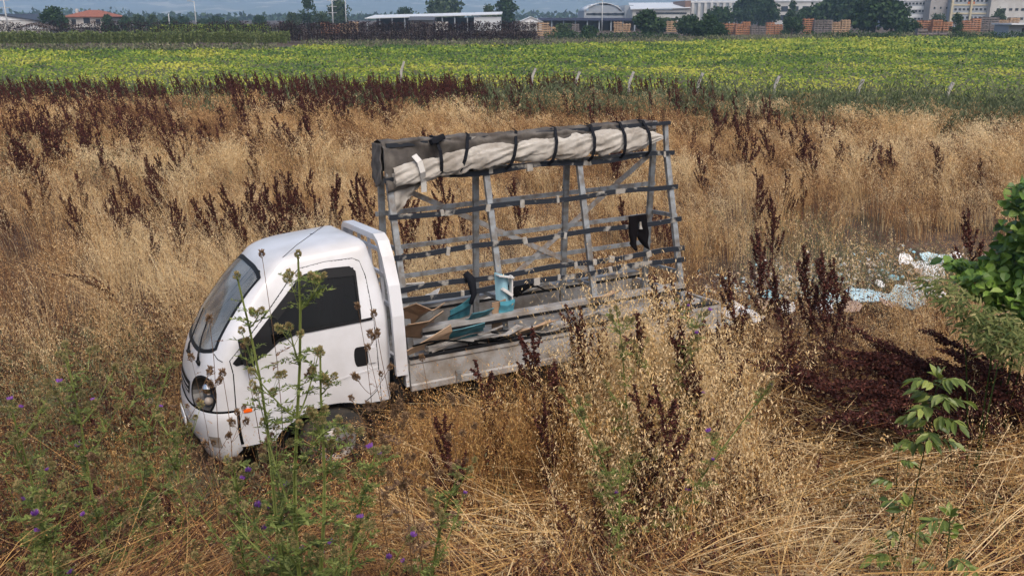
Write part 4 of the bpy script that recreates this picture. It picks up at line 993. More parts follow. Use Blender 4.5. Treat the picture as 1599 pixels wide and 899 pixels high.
# fallen broken docks and their seed litter under the foreground straw
VV, TT = [], []; rg = np.random.default_rng(34); base = [dock_mesh(230 + i, h=.62, nb=12, dense=.9, wide=.7, arch=[.2, .5, .8][i]) for i in range(3)]
for k in range(560):
    a, ta, b, tb = base[k % 3]; x, y = polar(1, 4.6, 9.6, -30, 36, rg, 1.2); x, y = x[0], y[0]
    if field(np.array([x]), np.array([y]), .8, 44)[0] < .46 and not (3.0 < x < 5.2 and 6.4 < y < 8.6): continue
    if in_truck(np.array([x]), np.array([y]), np.array([.3]), .25)[0]: continue
    s = rg.uniform(.6, 1.15); M = np.array((Matrix.Rotation(rg.uniform(0, 6.28), 3, 'Z') @ Matrix.Rotation(rg.uniform(.2, 1.1), 3, 'Y')).to_3x3()) * s
    for q, tq in ((a, ta), (b, tb)): VV.append(q @ M.T + np.array([x, y, float(gz(x, y)) + .03])); TT.append(tq)
tag(quadmesh("fallen_dock_litter", np.concatenate(VV), np.concatenate(TT), dockm), kind='stuff')

# ---- thistles
th_green = leafmat("thistle_green", [(.05, .075, .018), (.12, .155, .036), (.22, .26, .07), (.35, .37, .14)], .6, .25)
th_dead = leafmat("thistle_brown", [(.06, .03, .018), (.14, .08, .045), (.24, .15, .085), (.34, .23, .13)], .75, .1)
th_bud = leafmat("thistle_bud", [(.09, .12, .04), (.18, .20, .075), (.32, .26, .11), (.42, .28, .14)], .7, .1)
purple = leafmat("thistle_purple", [(.16, .05, .30), (.30, .10, .48), (.42, .20, .60)], .6, .3)
def head_mesh(seed, bloom, dead):
    rg = np.random.default_rng(seed); n = 170; d = unit(rg.normal(size=(n, 3))); d[:, 2] = d[:, 2] * .9
    P = d * np.array([.0135, .0135, .016]) * rg.uniform(.5, 1, n)[:, None]; Q = [leaves(P, unit(d + np.array([0, 0, .7])), rg.uniform(.006, .012, n), .0045, rg)]; mi = [np.zeros(n, int)]; T = [rg.uniform(0, 1, n)]
    n = 90 if bloom else 60; a = rg.uniform(0, 6.28, n); r = rg.uniform(0, 1, n) ** .5
    sp = .55 if bloom else (.9 if dead else .15); dd = unit(np.stack([np.cos(a) * r * sp, np.sin(a) * r * sp, np.ones(n)], 1))
    P = np.stack([np.cos(a) * r * .008, np.sin(a) * r * .008, np.full(n, .012)], 1); Q.append(leaves(P, dd, rg.uniform(.012, .022, n) * (1 if bloom or dead else .6), .0035, rg)); mi.append(np.full(n, 1 if bloom else 0)); T.append(rg.uniform(.3, 1, n))
    o = quadmesh("flower_head", np.concatenate(Q), np.concatenate(T), None, None, [th_dead if dead else th_bud, purple], np.concatenate(mi)); return o
heads = {k: [head_mesh(300 + 7 * i + j, k == 'bloom', k == 'dead') for i in range(2)] for j, k in enumerate(('bloom', 'bud', 'dead'))}
head_used = set()
def add_head(kind, p, d, parent, s):
    src = heads[kind][random.randrange(2)]
    if src.name in head_used: o = src.copy(); COL.objects.link(o)
    else: o = src; head_used.add(src.name)
    o.parent = parent; o.location = p; o.rotation_mode = 'QUATERNION'; o.rotation_quaternion = Vector(d).to_track_quat('Z', 'Y'); o.scale = (s, s, s)
    if kind == 'bloom': o["label"] = "purple flower head"
    return o
def spiny(p, d, L, rg, wl=.30):
    """a lobed spiny leaf along d"""
    n = int(7 + L * 44); d = unit(np.array(d)); up_ = np.array([0, 0, 1.]); s = unit(np.cross(d, up_) + 1e-4); Q = []
    ts = np.linspace(0, 1, 5); C = p + d * (ts * L)[:, None] + np.array([0, 0, -1]) * (ts ** 2 * L * .28)[:, None]
    Q.append(leaves(C[:-1], unit(np.diff(C, axis=0)), L * .34, L * .085, rg, np.tile(up_, (4, 1))))
    for sg in (1, -1):
        t = rg.uniform(.05, .95, n); q = curve_pts(C, 50)[(t * 49).astype(int)]
        dd = unit(d * .55 + sg * s * 1.0 + rg.normal(0, .25, (n, 3))); ll = L * wl * (1 - .6 * np.abs(t - .4)) * rg.uniform(.6, 1.1, n)
        Q.append(leaves(q, dd, ll, ll * .30, rg, np.tile(up_, (n, 1))))
    return np.concatenate(Q)
def thistle(label, u, v, y, seed, dead=False, nb=7, nl=30, lean=(0, 0), ground=None, bloom=.2, hmax=2.3, hs=1.0, group=None, lw=.18, cat="thistle", br=.26, bx=None, leafy=1.0):
    rg = np.random.default_rng(seed); top = W(u, v, y); bxp = (W(bx, v, y).x if bx is not None else top.x - lean[0]); by = y - lean[1]
    g = float(gz(bxp, by)); base = Vector((bxp, by, g)); h = min(top.z - g, hmax); off = Vector((top.x - bxp, y - by, 0))
    r = empty("dead_thistle" if dead else "thistle", base); tag(r, label, cat, group)
    ts = np.linspace(0, 1, 10); main = np.stack([off.x * ts ** 1.5 + .015 * np.sin(ts * 8 + seed), off.y * ts ** 1.5 + .012 * np.cos(ts * 7), h * ts], 1)
    st = [rib1(main, .024 if not dead else .007, .008 if not dead else .003, rg, 3)]; lf = []; tips = [(main[-1], main[-1] - main[-2])]
    for k in range(nb):
        t = 1 - .75 * ((k + .5) / nb) ** 1.2 if not dead else rg.uniform(.45, .95); i = t * 9; p = main[int(i)]
        a = k * 2.4 + rg.uniform(-.4, .4); L = h * br * rg.uniform(.5, 1.1) * (1.5 - t); o = np.array([math.cos(a), math.sin(a) * .8, 0]); ss = np.linspace(0, 1, 6)[:, None]
        bq = p + L * (o * .62 * ss + np.array([0, 0, 1]) * ss ** 1.3 * .85); st.append(rib1(bq, .011 if not dead else .004, .004 if not dead else .003, rg, 2)); tips.append((bq[-1], bq[-1] - bq[-2]))
        for j in range(2 if not dead else 1):
            p2 = bq[3]; a2 = rg.uniform(0, 6.28); L2 = L * rg.uniform(.25, .5); sq = p2 + L2 * (np.array([math.cos(a2), math.sin(a2), 0]) * .5 * ss + np.array([0, 0, 1]) * ss * .8)
            st.append(rib1(sq, .004, .002, rg, 2)); tips.append((sq[-1], sq[-1] - sq[-2]))
        if not dead:
            for j in range(int(9 * leafy)): q = bq[rg.integers(0, 5)]; a3 = rg.uniform(0, 6.28); lf.append(spiny(q, (math.cos(a3), math.sin(a3), .7), rg.uniform(.05, .12), rg))
    for k in range(nl):
        t = rg.uniform(.08, .95) ** .9; q = main[int(t * 9)] * (1 - (t * 9) % 1) + main[min(int(t * 9) + 1, 9)] * ((t * 9) % 1); a3 = k * 2.4
        L = lw * 1.35 * (1.2 - t) * rg.uniform(.6, 1.1); lf.append(spiny(q, (math.cos(a3), math.sin(a3), rg.uniform(.2, .8)), L, rg))
    S_ = np.concatenate(st); quadmesh("stem", S_, np.clip(rg.normal(.6 if not dead else .4, .15, len(S_) // 4), 0, 1), th_dead if dead else th_green, r)
    if lf: Lf = np.concatenate(lf); quadmesh("foliage", Lf, np.clip(rg.normal(.42, .24, len(Lf) // 4), 0, 1), th_green if not dead else th_dead, r)
    for p, d in tips:
        kd = 'dead' if dead else ('bloom' if rg.uniform() < bloom * .38 else 'bud'); add_head(kd, p, d, r, hs * rg.uniform(.8, 1.25))
    return r
thistle("tallest green thistle rising over the cab door, with brown-green buds", 462, 398, 3.5, 1, nb=9, nl=46, bx=425, bloom=0.0, hs=1.0, lw=.17, br=.20, hmax=2.6)
thistle("green thistle over the windscreen's near edge, left neighbour of the tallest", 372, 432, 3.65, 2, nb=5, nl=14, bx=418, bloom=0, hs=.95, br=.16, hmax=2.6)
thistle("green thistle with a spray of buds before the front wheel arch", 505, 552, 3.55, 3, nb=7, nl=30, bx=470, bloom=.1, hs=1.0, hmax=2.3, br=.18)
thistle("bushy low thistle with purple flowers below the front wheel", 590, 705, 4.0, 4, nb=9, nl=40, bx=500, bloom=.45, hs=1.1, br=.4, lw=.2)
thistle("bushy thistle with purple flowers at the bottom edge under the cab", 440, 745, 3.8, 5, nb=10, nl=44, bx=430, bloom=.4, hs=1.1, br=.42, lw=.22)
thistle("short thistle with purple flowers below the bumper", 360, 730, 4.2, 6, nb=8, nl=26, bx=380, bloom=.5, hs=1.05, br=.4)
thistle("short thistle with purple flowers at the bottom, right of the bushy one", 715, 745, 4.3, 61, nb=6, nl=26, bx=640, bloom=.6, hs=1.05, br=.35)
thistle("green thistle at the left with one high purple flower", 98, 560, 5.2, 7, nb=11, nl=60, bx=130, bloom=.35, hs=1.1, br=.35)
thistle("green thistle between the far-left one and the headlight", 225, 575, 5.4, 8, nb=11, nl=60, bx=185, bloom=.2, hs=1.1, br=.38)
thistle("leafy thistle at the left edge of the foreground", 20, 640, 4.8, 9, nb=11, nl=60, bx=40, bloom=.4, hs=1.1, br=.35)
thistle("low leafy thistle in the lower left corner", 60, 780, 4.1, 10, nb=10, nl=50, bx=70, bloom=.5, hs=1.1, br=.35)
thistle("leafy green thistle just left of the bumper", 275, 655, 5.1, 11, nb=10, nl=50, bx=262, bloom=.0, hs=1.1, br=.35)
thistle("pale green thistle before the rack's rear end", 1100, 420, 6.7, 12, nb=8, nl=30, bx=1040, bloom=.25, hs=1.1, br=.28, hmax=1.9)
thistle("green thistle before the bed, left of the pale green one", 962, 425, 6.6, 13, nb=8, nl=30, bx=1010, bloom=.1, hs=1.1, br=.28, hmax=1.9)
thistle("green thistle leaning right over the golden straw", 1205, 600, 5.9, 14, nb=4, nl=24, bx=1040, bloom=.6, hs=1.2, br=.2, leafy=.6)
thistle("green thistle with pale buds leaning left below the bed", 880, 610, 5.8, 15, nb=5, nl=24, bx=1010, bloom=.1, hs=1.3, br=.22, leafy=.6)
thistle("small thistle with one purple flower in the straw right of the wheel", 975, 725, 5.4, 16, nb=3, nl=14, bx=960, bloom=.6, hs=1.1, br=.3)
for i, (u, v, y, bx, lab) in enumerate([(412, 398, 3.9, 420, "dead brown thistle with one dark head against the cab roof"), (588, 492, 4.2, 640, "dead thistle whose brown head hangs beside the rear window post"), (575, 545, 4.3, 665, "dead thistle whose head covers the door handle"), (612, 650, 4.5, 650, "dead thistle at the rear lower corner of the door"),
  (322, 500, 4.6, 330, "tall dead thistle crossing the windscreen's left side"), (345, 585, 4.5, 350, "dead brown thistle in front of the headlight"), (300, 560, 4.9, 322, "dead thistle left of the headlight with curled stems"), (385, 540, 4.1, 400, "dead thistle before the door mirror"), (268, 520, 5.6, 255, "dead thistle left of the truck's nose"), (20, 560, 5.0, 30, "dead thistle at the left edge"), (150, 640, 4.8, 140, "dead thistle among the green ones at the left"), (555, 480, 4.4, 600, "thin dead thistle crossing the side window"), (660, 560, 5.0, 690, "dead thistle before the front end of the bed"), (705, 620, 5.2, 715, "dead thistle with small heads below the bed")]):
    thistle(lab, u, v, y, 40 + i, dead=True, nb=3 + i % 4, nl=4, bx=bx, hs=.95, hmax=2.6, br=.16)
# pale upright oat plume tufts: individual
def plume(label, u, v, y, seed, h_head=.35, s=1.0):
    rg = np.random.default_rng(seed); loc, h = top_place(u, v, y); r = empty("oat_plume", loc); tag(r, label, "oat plant")
    ts = np.linspace(0, 1, 8); C = np.stack([-.06 * h * ts ** 2, .02 * np.sin(ts * 5), h * ts], 1); quadmesh("stem", rib1(C, .008, .004, rg, 3), None, straw, r)
    n = 420; t = rg.uniform(0, 1, n); z = h - h_head * t; a = rg.uniform(0, 6.28, n); rr = .028 * s * np.sin(np.clip(t * 3.1 + .15, 0, 3.1)) + .004
    P_ = np.stack([-.06 * h + np.cos(a) * rr, np.sin(a) * rr, z], 1); quadmesh("plume_head", leaves(P_, unit(np.stack([np.cos(a) * .4, np.sin(a) * .4, np.full(n, .9)], 1)), .02, .006, rg), rg.uniform(.55, 1, n), straw, r)
plume("tan plume standing at the bottom edge below the sapling", 1447, 795, 4.3, 1, .38)
# ---- broadleaf sapling and shrub
broad = leafmat("broad_leaf", [(.035, .065, .012), (.085, .125, .022), (.17, .215, .04), (.30, .34, .09)], .42, .22, .5)
vine = leafmat("vine_leaf", [(.035, .085, .014), (.095, .175, .025), (.18, .29, .045), (.30, .39, .10)], .42, .3, .5)
def ovals(P, A, L, Wd, rg, flat, cup=.18):
    """oval leaves of four quads, folded along the midrib"""
    n = len(P); N_ = unit(flat + .45 * rg.normal(size=(n, 3))); s = unit(np.cross(A, N_)); N_ = np.cross(s, A)
    L = np.broadcast_to(L, (n,))[:, None]; Wd = np.broadcast_to(Wd, (n,))[:, None]
    m = [P, P + A * L * .33 - N_ * L * cup * .15, P + A * L * .70 - N_ * L * cup * .45, P + A * L - N_ * L * cup]
    e = lambda k, w, sg: m[k] + sg * s * Wd * w + N_ * Wd * .16
    Q = []
    for sg in (1, -1):
        Q.append(np.stack([m[0], e(1, .48, sg), e(2, .40, sg), m[2]], 1)); Q.append(np.stack([m[2], e(2, .40, sg), m[3], m[3] * .5 + m[2] * .5], 1))
    return np.concatenate(Q).reshape(-1, 3), 4
def sapling(label, u, v, y, seed, bx, nb=7, L=.10, spread=.3, m=broad, low=.25, cat="sapling"):
    rg = np.random.default_rng(seed); top = W(u, v, y); x0 = W(bx, v, y).x; g = float(gz(x0, y)); h = top.z - g; r = empty("leafy_sapling", (x0, y, g)); tag(r, label, cat)
    ts = np.linspace(0, 1, 8); main = np.stack([(top.x - x0) * ts ** 1.3, .03 * np.sin(ts * 5), h * ts], 1); st = [rib1(main, .014, .005, rg, 3)]; P_, A_ = [], []
    for k in range(nb):
        t = low + (1 - low) * (k + .6) / nb; p = main[int(t * 7)] + (main[min(int(t * 7) + 1, 7)] - main[int(t * 7)]) * ((t * 7) % 1); a = k * 2.4 + seed
        o = np.array([math.cos(a), math.sin(a), 0]); R_ = spread * (1.15 - .55 * t) * rg.uniform(.75, 1.1); ss = np.linspace(0, 1, 6)
        br_ = p + o * (R_ * ss)[:, None] + np.array([0, 0, 1]) * (R_ * (.75 * ss - .55 * ss ** 2))[:, None]; st.append(rib1(br_, .005, .003, rg, 2))
        sd = np.array([-o[1], o[0], 0])
        for j in (1, 2, 3, 4):
            for sg in (1, -1): P_.append(br_[j]); A_.append(o * .75 + sd * sg * .8 + np.array([0, 0, -.35]))
        P_.append(br_[-1]); A_.append(o + np.array([0, 0, -.4]))
    for j in range(5): a = rg.uniform(0, 6.28); P_.append(main[-1]); A_.append([math.cos(a) * .6, math.sin(a) * .6, .7])
    P_, A_ = np.array(P_), unit(np.array(A_) + rg.normal(0, .15, (len(A_), 3))); n = len(P_)
    quadmesh("stem", np.concatenate(st), None, th_green, r); V_, q = ovals(P_, A_, L * rg.uniform(.7, 1.15, n), L * .40, rg, np.tile([[0, -.25, 1.]], (n, 1)))
    quadmesh("foliage", V_, np.tile(np.clip(rg.normal(.5, .22, n), 0, 1), 4), m, r); return r
sapling("young green sapling with drooping oval leaves at the right foreground", 1462, 588, 5.2, 1, 1450, nb=16, L=.10, spread=.26, low=.72)
sapling("lower green sapling left below the tall one, sparse round leaves", 1400, 700, 5.0, 2, 1420, nb=5, L=.065, spread=.18, low=.4)
sapling("small green seedling at the right bottom edge", 1480, 800, 4.5, 4, 1500, nb=6, L=.09, spread=.25, low=.3)
sapling("bramble seedling low under the saplings, left of the tan plume", 1415, 785, 4.7, 5, 1400, nb=5, L=.09, spread=.25, low=.3)
def shrub(label, blobs, y, seed, L, m, n, name="leafy_shrub", base_u=1590, h0=.0, wr=.75):
    rg = np.random.default_rng(seed); bxp = W(base_u, 500, y).x; g = float(gz(bxp, y)); r = empty(name, (bxp, y, g)); tag(r, label, "shrub"); st = []; P_ = []; tot = sum(b[4] for b in blobs)
    for (u, v, ru, rv, wgt) in blobs:
        c = W(u, v, y); sc = 1 / 1420 * (y * .95 + 1); c = np.array([c.x - bxp, rg.uniform(-.2, .3), c.z - g]); k = int(n * wgt / tot)
        d = unit(rg.normal(size=(k, 3))); rad = rg.uniform(.25, 1, k) ** .6; P_.append(c + d * rad[:, None] * np.array([ru * sc, .45, rv * sc]))
        ts = np.linspace(0, 1, 7)[:, None]; C = np.array([0, 0, 0]) * (1 - ts) + c * ts; C[:, 2] += .25 * np.sin(ts[:, 0] * 3.1) * c[2]; st.append(rib1(C, .018, .005, rg, 3))
    P_ = np.concatenate(P_); k = P_[:, 2] > .02; P_ = P_[k]; n = len(P_); A_ = unit(rg.normal(size=(n, 3)) * np.array([1, 1, .4]) + np.array([-.3, -.5, -.25]))
    quadmesh("branches", np.concatenate(st), None, th_green, r); V_, q = ovals(P_, A_, L * rg.uniform(.6, 1.2, n), L * wr, rg, np.tile([[-.1, -.55, .9]], (n, 1)))
    quadmesh("foliage", V_, np.tile(np.clip(rg.normal(.45, .25, n), 0, 1), 4), m, r); return r
shrub("large leafy green shrub cut by the right edge beside the rubbish", [(1605, 330, 36, 60, 1.0), (1600, 400, 42, 50, 1.0), (1560, 440, 48, 36, .9), (1605, 490, 50, 40, .7), (1515, 425, 22, 18, .25)], 7.4, 3, .105, vine, 1300)
shrub("pale green undergrowth shrub in front of the large one", [(1550, 510, 50, 28, 1), (1595, 550, 40, 36, .6), (1505, 475, 30, 22, .4)], 6.7, 8, .085, leafmat("pale_leaf", [(.05, .08, .02), (.11, .14, .04), (.20, .21, .07), (.36, .32, .14)], .6, .3), 1300, base_u=1560, wr=.22)
# ---- pale oat clump standing in front of the truck's rear and more along the near side
def clump(name_, spots, seed, m=straw, tint=.78, K=26, hh=None, sp=(.021, .0065)):
    rg = np.random.default_rng(seed); X, Y, Hh = [], [], []
    for (u, v, y, n, sx, sy) in spots:
        loc, h = top_place(u, v, y); X.append(rg.normal(loc.x, sx, n)); Y.append(rg.normal(y, sy, n)); Hh.append(h * rg.uniform(.62, 1.0, n))
    x, y, h = np.concatenate(X), np.concatenate(Y), np.concatenate(Hh); k = ~in_truck(x, y, gz(x, y) + .4, .06); x, y, h = x[k], y[k], h[k]
    return grass(name_, x, y, h, m, np.clip(rg.normal(tint, .12, len(x)), 0, 1), rg, K=K, lean=(-.05, 0), leanv=.16, sp=sp, spread=.05, w0=.003, head0=.35)
clump("pale_oat_clump", [(1015, 315, 7.3, 260, .20, .2), (1075, 365, 7.2, 240, .24, .2), (1050, 400, 6.9, 230, .28, .2), (1095, 450, 6.6, 190, .33, .2), (1010, 490, 6.5, 140, .3, .2), (955, 405, 7.1, 130, .18, .15), (1250, 600, 6.4, 90, .4, .25), (1340, 690, 5.6, 60, .4, .2), (1230, 740, 5.3, 50, .4, .2), (880, 720, 5.5, 60, .5, .2), (700, 740, 5.4, 40, .5, .2), (1130, 590, 6.0, 60, .35, .2), (1060, 640, 5.8, 60, .4, .2), (1180, 470, 9.5, 90, .5, .5), (1290, 330, 13.5, 160, .9, .9), (1230, 380, 11, 110, .6, .6)], 1, tint=.88, K=30, sp=(.027, .0085))
clump("near_side_grass", [(700, 520, 6.95, 110, .30, .15), (780, 530, 6.9, 260, .4, .2), (860, 515, 6.9, 260, .35, .2), (920, 470, 7.0, 220, .3, .2), (655, 610, 6.5, 150, .2, .2), (540, 680, 6.0, 90, .3, .15), (600, 640, 6.3, 80, .15, .12), (500, 668, 6.1, 40, .15, .1), (330, 660, 6.0, 70, .35, .2), (250, 600, 6.8, 90, .5, .4)], 2, tint=.55, K=18)
clump("right_edge_oats", [(1540, 410, 8.2, 130, .5, .5), (1580, 560, 6.4, 110, .4, .3), (1500, 640, 6.2, 70, .4, .3), (1460, 470, 9.0, 90, .5, .5)], 3, tint=.86, K=20)

# ---- rubbish dump on the right
rub = [mat("foam_white", (.72, .72, .72), .6), mat("foam_blue", (.42, .58, .64), .55), mat("foam_pink", (.50, .36, .28), .7), mat("foam_cyan", (.20, .42, .50), .6)]
RB = [(1415, 403, .30, 0, "white torn board at the left end of the upper rubbish heap"), (1440, 412, .32, 0, "jagged white board in the middle of the upper rubbish heap"), (1460, 425, .42, 0, "largest white board pointing down the upper rubbish heap"), (1452, 400, .30, 1, "light blue board behind the white ones of the upper heap"), (1490, 398, .22, 0, "small white scrap at the right end of the upper heap"),
 (1435, 420, .18, 2, "pinkish scrap under the jagged white board"), (1475, 405, .30, 1, "light blue board beside the small white scrap, upper heap"), (1355, 460, .55, 1, "big light blue board left in the middle rubbish heap"), (1415, 458, .55, 1, "big light blue board right in the middle rubbish heap"), (1385, 470, .30, 2, "tan pink board between the two big light blue ones"), (1440, 448, .42, 0, "white strip along the top of the middle heap"),
 (1375, 440, .20, 0, "small white scrap above the middle heap"), (1300, 462, .30, 1, "light blue scrap behind the trio of docks"), (1285, 480, .34, 0, "whitish scrap behind the trio of docks"), (1205, 458, .26, 3, "cyan scrap standing beside the tallest dock"), (1190, 470, .24, 2, "pink scrap touching the cyan one"), (1150, 480, .42, 0, "white patterned board at the left end of the rubbish"),
 (1135, 497, .34, 1, "light blue board lowest at the left end of the rubbish"), (1180, 490, .26, 0, "white scrap right of the lowest blue board"), (1330, 475, .26, 2, "tan scrap in front of the left big blue board"), (1230, 478, .24, 0, "small white scrap between the docks"), (1395, 430, .16, 3, "tiny cyan scrap left of the upper heap"), (1465, 455, .30, 0, "white scrap at the right end of the middle heap"), (1425, 475, .22, 3, "cyan scrap lowest in the middle heap"),
 (233, 627, .16, 3, "small light blue scrap in the grass left of the bumper"), (1165, 800, .10, 0, "crumpled translucent white scrap in the foreground straw")]
for i, (u, v, s, k, lab) in enumerate(RB):
    hz = .12 if i > 23 else .22; g = G(u, v, hz); rg_ = random.Random(i + 50); mb = MB()
    R = Euler((rg_.uniform(.25, .9), rg_.uniform(-.35, .35), rg_.uniform(-.8, .8))).to_matrix(); a0 = [rg_.uniform(.65, 1.1) for _ in range(7)]
    cen = mb.bm.verts.new((0, 0, 0)); nn = 7; vs = []
    for j in range(nn):
        a = j * 2 * math.pi / nn; vs.append(mb.bm.verts.new(R @ Vector((math.cos(a) * s * .62 * a0[j], math.sin(a) * s * .42 * a0[j], rg_.uniform(-.12, .12) * s))))
    for j in range(nn): mb.bm.faces.new((cen, vs[j], vs[(j + 1) % nn]))
    mb.solid(.012); o = mb.build("rubbish_scrap", rub[k]); o.location = (g.x, g.y, g.z + hz * .85); tag(o, lab, "scrap", "rubbish dumped in the grass")
N = 1600; rg = np.random.default_rng(8); t = rg.uniform(0, 1, N); x = 3.0 + 4.6 * t + rg.normal(0, .25, N); y = 12.7 + 2.2 * t + rg.normal(0, .45, N)
P_ = np.stack([x, y, gz(x, y) + rg.uniform(.0, .2, N)], 1); sz = rg.uniform(.02, .09, N)
tag(quadmesh("litter", leaves(P_, unit(rg.normal(size=(N, 3)) * np.array([1, 1, .4])), sz, sz * .8, rg), rg.uniform(0, 1, N), leafmat("litter_mat", [(.6, .6, .6), (.35, .22, .13), (.25, .45, .52), (.5, .42, .34), (.10, .05, .03)], .7, 0)), kind='stuff')
# ---- concrete fence posts along the field
conc = mat("post_concrete", (.42, .40, .38), .8, var=(.28, .25, .22), scale=10)
for i, (u, v, y) in enumerate([(627, 96, 50), (832, 107, 47), (901, 112, 45.5), (985, 112, 43.5), (1093, 114, 42), (1212, 119, 40.5), (1343, 124, 39), (1483, 129, 37.5)]):
    p = W(u, v, y); mb = MB(); h = p.z; w_ = .12
    mb.bar((-.12, 0, 0), (-.02, 0, h * .72), w_, w_, up=(0, 1, 0)); mb.bar((-.02, 0, h * .72 - .02), (.14, 0, h), w_ * .95, w_ * .9, up=(0, 1, 0))
    o = mb.build("fence_post", conc); o.location = (p.x, y, 0)
    tag(o, ["pale fence post farthest left, in line with the tarpaulin's left end", "pale fence post half hidden in green weeds above the rack's middle", "pale fence post second from the left of the right-hand row", "pale fence post above the rack's right end", "pale bent fence post first right of the rack", "pale bent fence post second right of the rack", "tallest pale bent fence post against the green field", "rightmost pale fence post at the field edge"][i], "fence post", "fence posts along the green field")
# ================= BACKGROUND =================
treem = leafmat("tree_leaf", [(.012, .03, .010), (.022, .05, .015), (.04, .08, .022), (.07, .12, .035)], .6, .2)
treem2 = leafmat("tree_leaf_grey", [(.025, .045, .02), (.045, .075, .03), (.075, .11, .045), (.12, .16, .07)], .6, .2)
bark = mat("bark", (.13, .10, .075), .95)
def tree(label, u0, u1, vt, y, seed, m=None, n=1700, shape='round', trunk=.25, cat="tree", group=None, name="tree"):
    rg = np.random.default_rng(seed); c = W((u0 + u1) / 2, vt, y); w = W(u1, vt, y).x - W(u0, vt, y).x; h = c.z; r = empty(name, (c.x, y, 0)); tag(r, label, cat, group)
    mb = MB(); th = h * (.75 if shape != 'bush' else .4); mb.tube([(0, 0, 0), (.02 * w, 0, th * .5), (0, 0, th)], [w * .035 + .06, w * .025 + .04, .03], 7)
    for k in range(4): a = k * 1.7; mb.tube([(0, 0, th * .45), (math.cos(a) * w * .25, math.sin(a) * w * .25, th * .8)], [.08, .03], 5)
    mb.build("trunk", bark, r)
    P_ = []; nb = 34 if shape != 'bush' else 22
    for k in range(nb):
        t = rg.uniform(0, 1); a = rg.uniform(0, 6.28)
        if shape == 'poplar': z = h * (.12 + .86 * t); R_ = w * .58 * np.sin(np.clip(t * 2.6 + .45, 0, 3.0)) * .75
        elif shape == 'cone': z = h * (.1 + .86 * t); R_ = w * .5 * (1.02 - t) * .9
        elif shape == 'bush': z = h * (.05 + .8 * t); R_ = w * .46 * np.sqrt(max(0, 1 - t * t * .8))
        else: z = h * (trunk + (.9 - trunk) * t); R_ = w * .42 * np.sin(np.clip(t * 2.3 + .6, 0, 3.1))
        rr = R_ * rg.uniform(.3, 1); br = w * (.17 if shape != 'cone' else .12) * rg.uniform(.7, 1.3); k2 = n // nb
        d = unit(rg.normal(size=(k2, 3))); P_.append(np.array([math.cos(a) * rr, math.sin(a) * rr, z]) + d * (br * rg.uniform(.4, 1.05, k2) ** .5)[:, None] * np.array([1, 1, .85]))
    P_ = np.concatenate(P_); k = (P_[:, 2] < h * 1.01) & (P_[:, 2] > .05); P_ = P_[k]; q = len(P_); L = w * rg.uniform(.06, .11, q)
    quadmesh("crown", leaves(P_, unit(rg.normal(size=(q, 3)) + np.array([0, 0, -.3])), L, L * .8, rg), np.clip(rg.normal(.45, .22, q), 0, 1), m or treem, r); return r
Y = 1
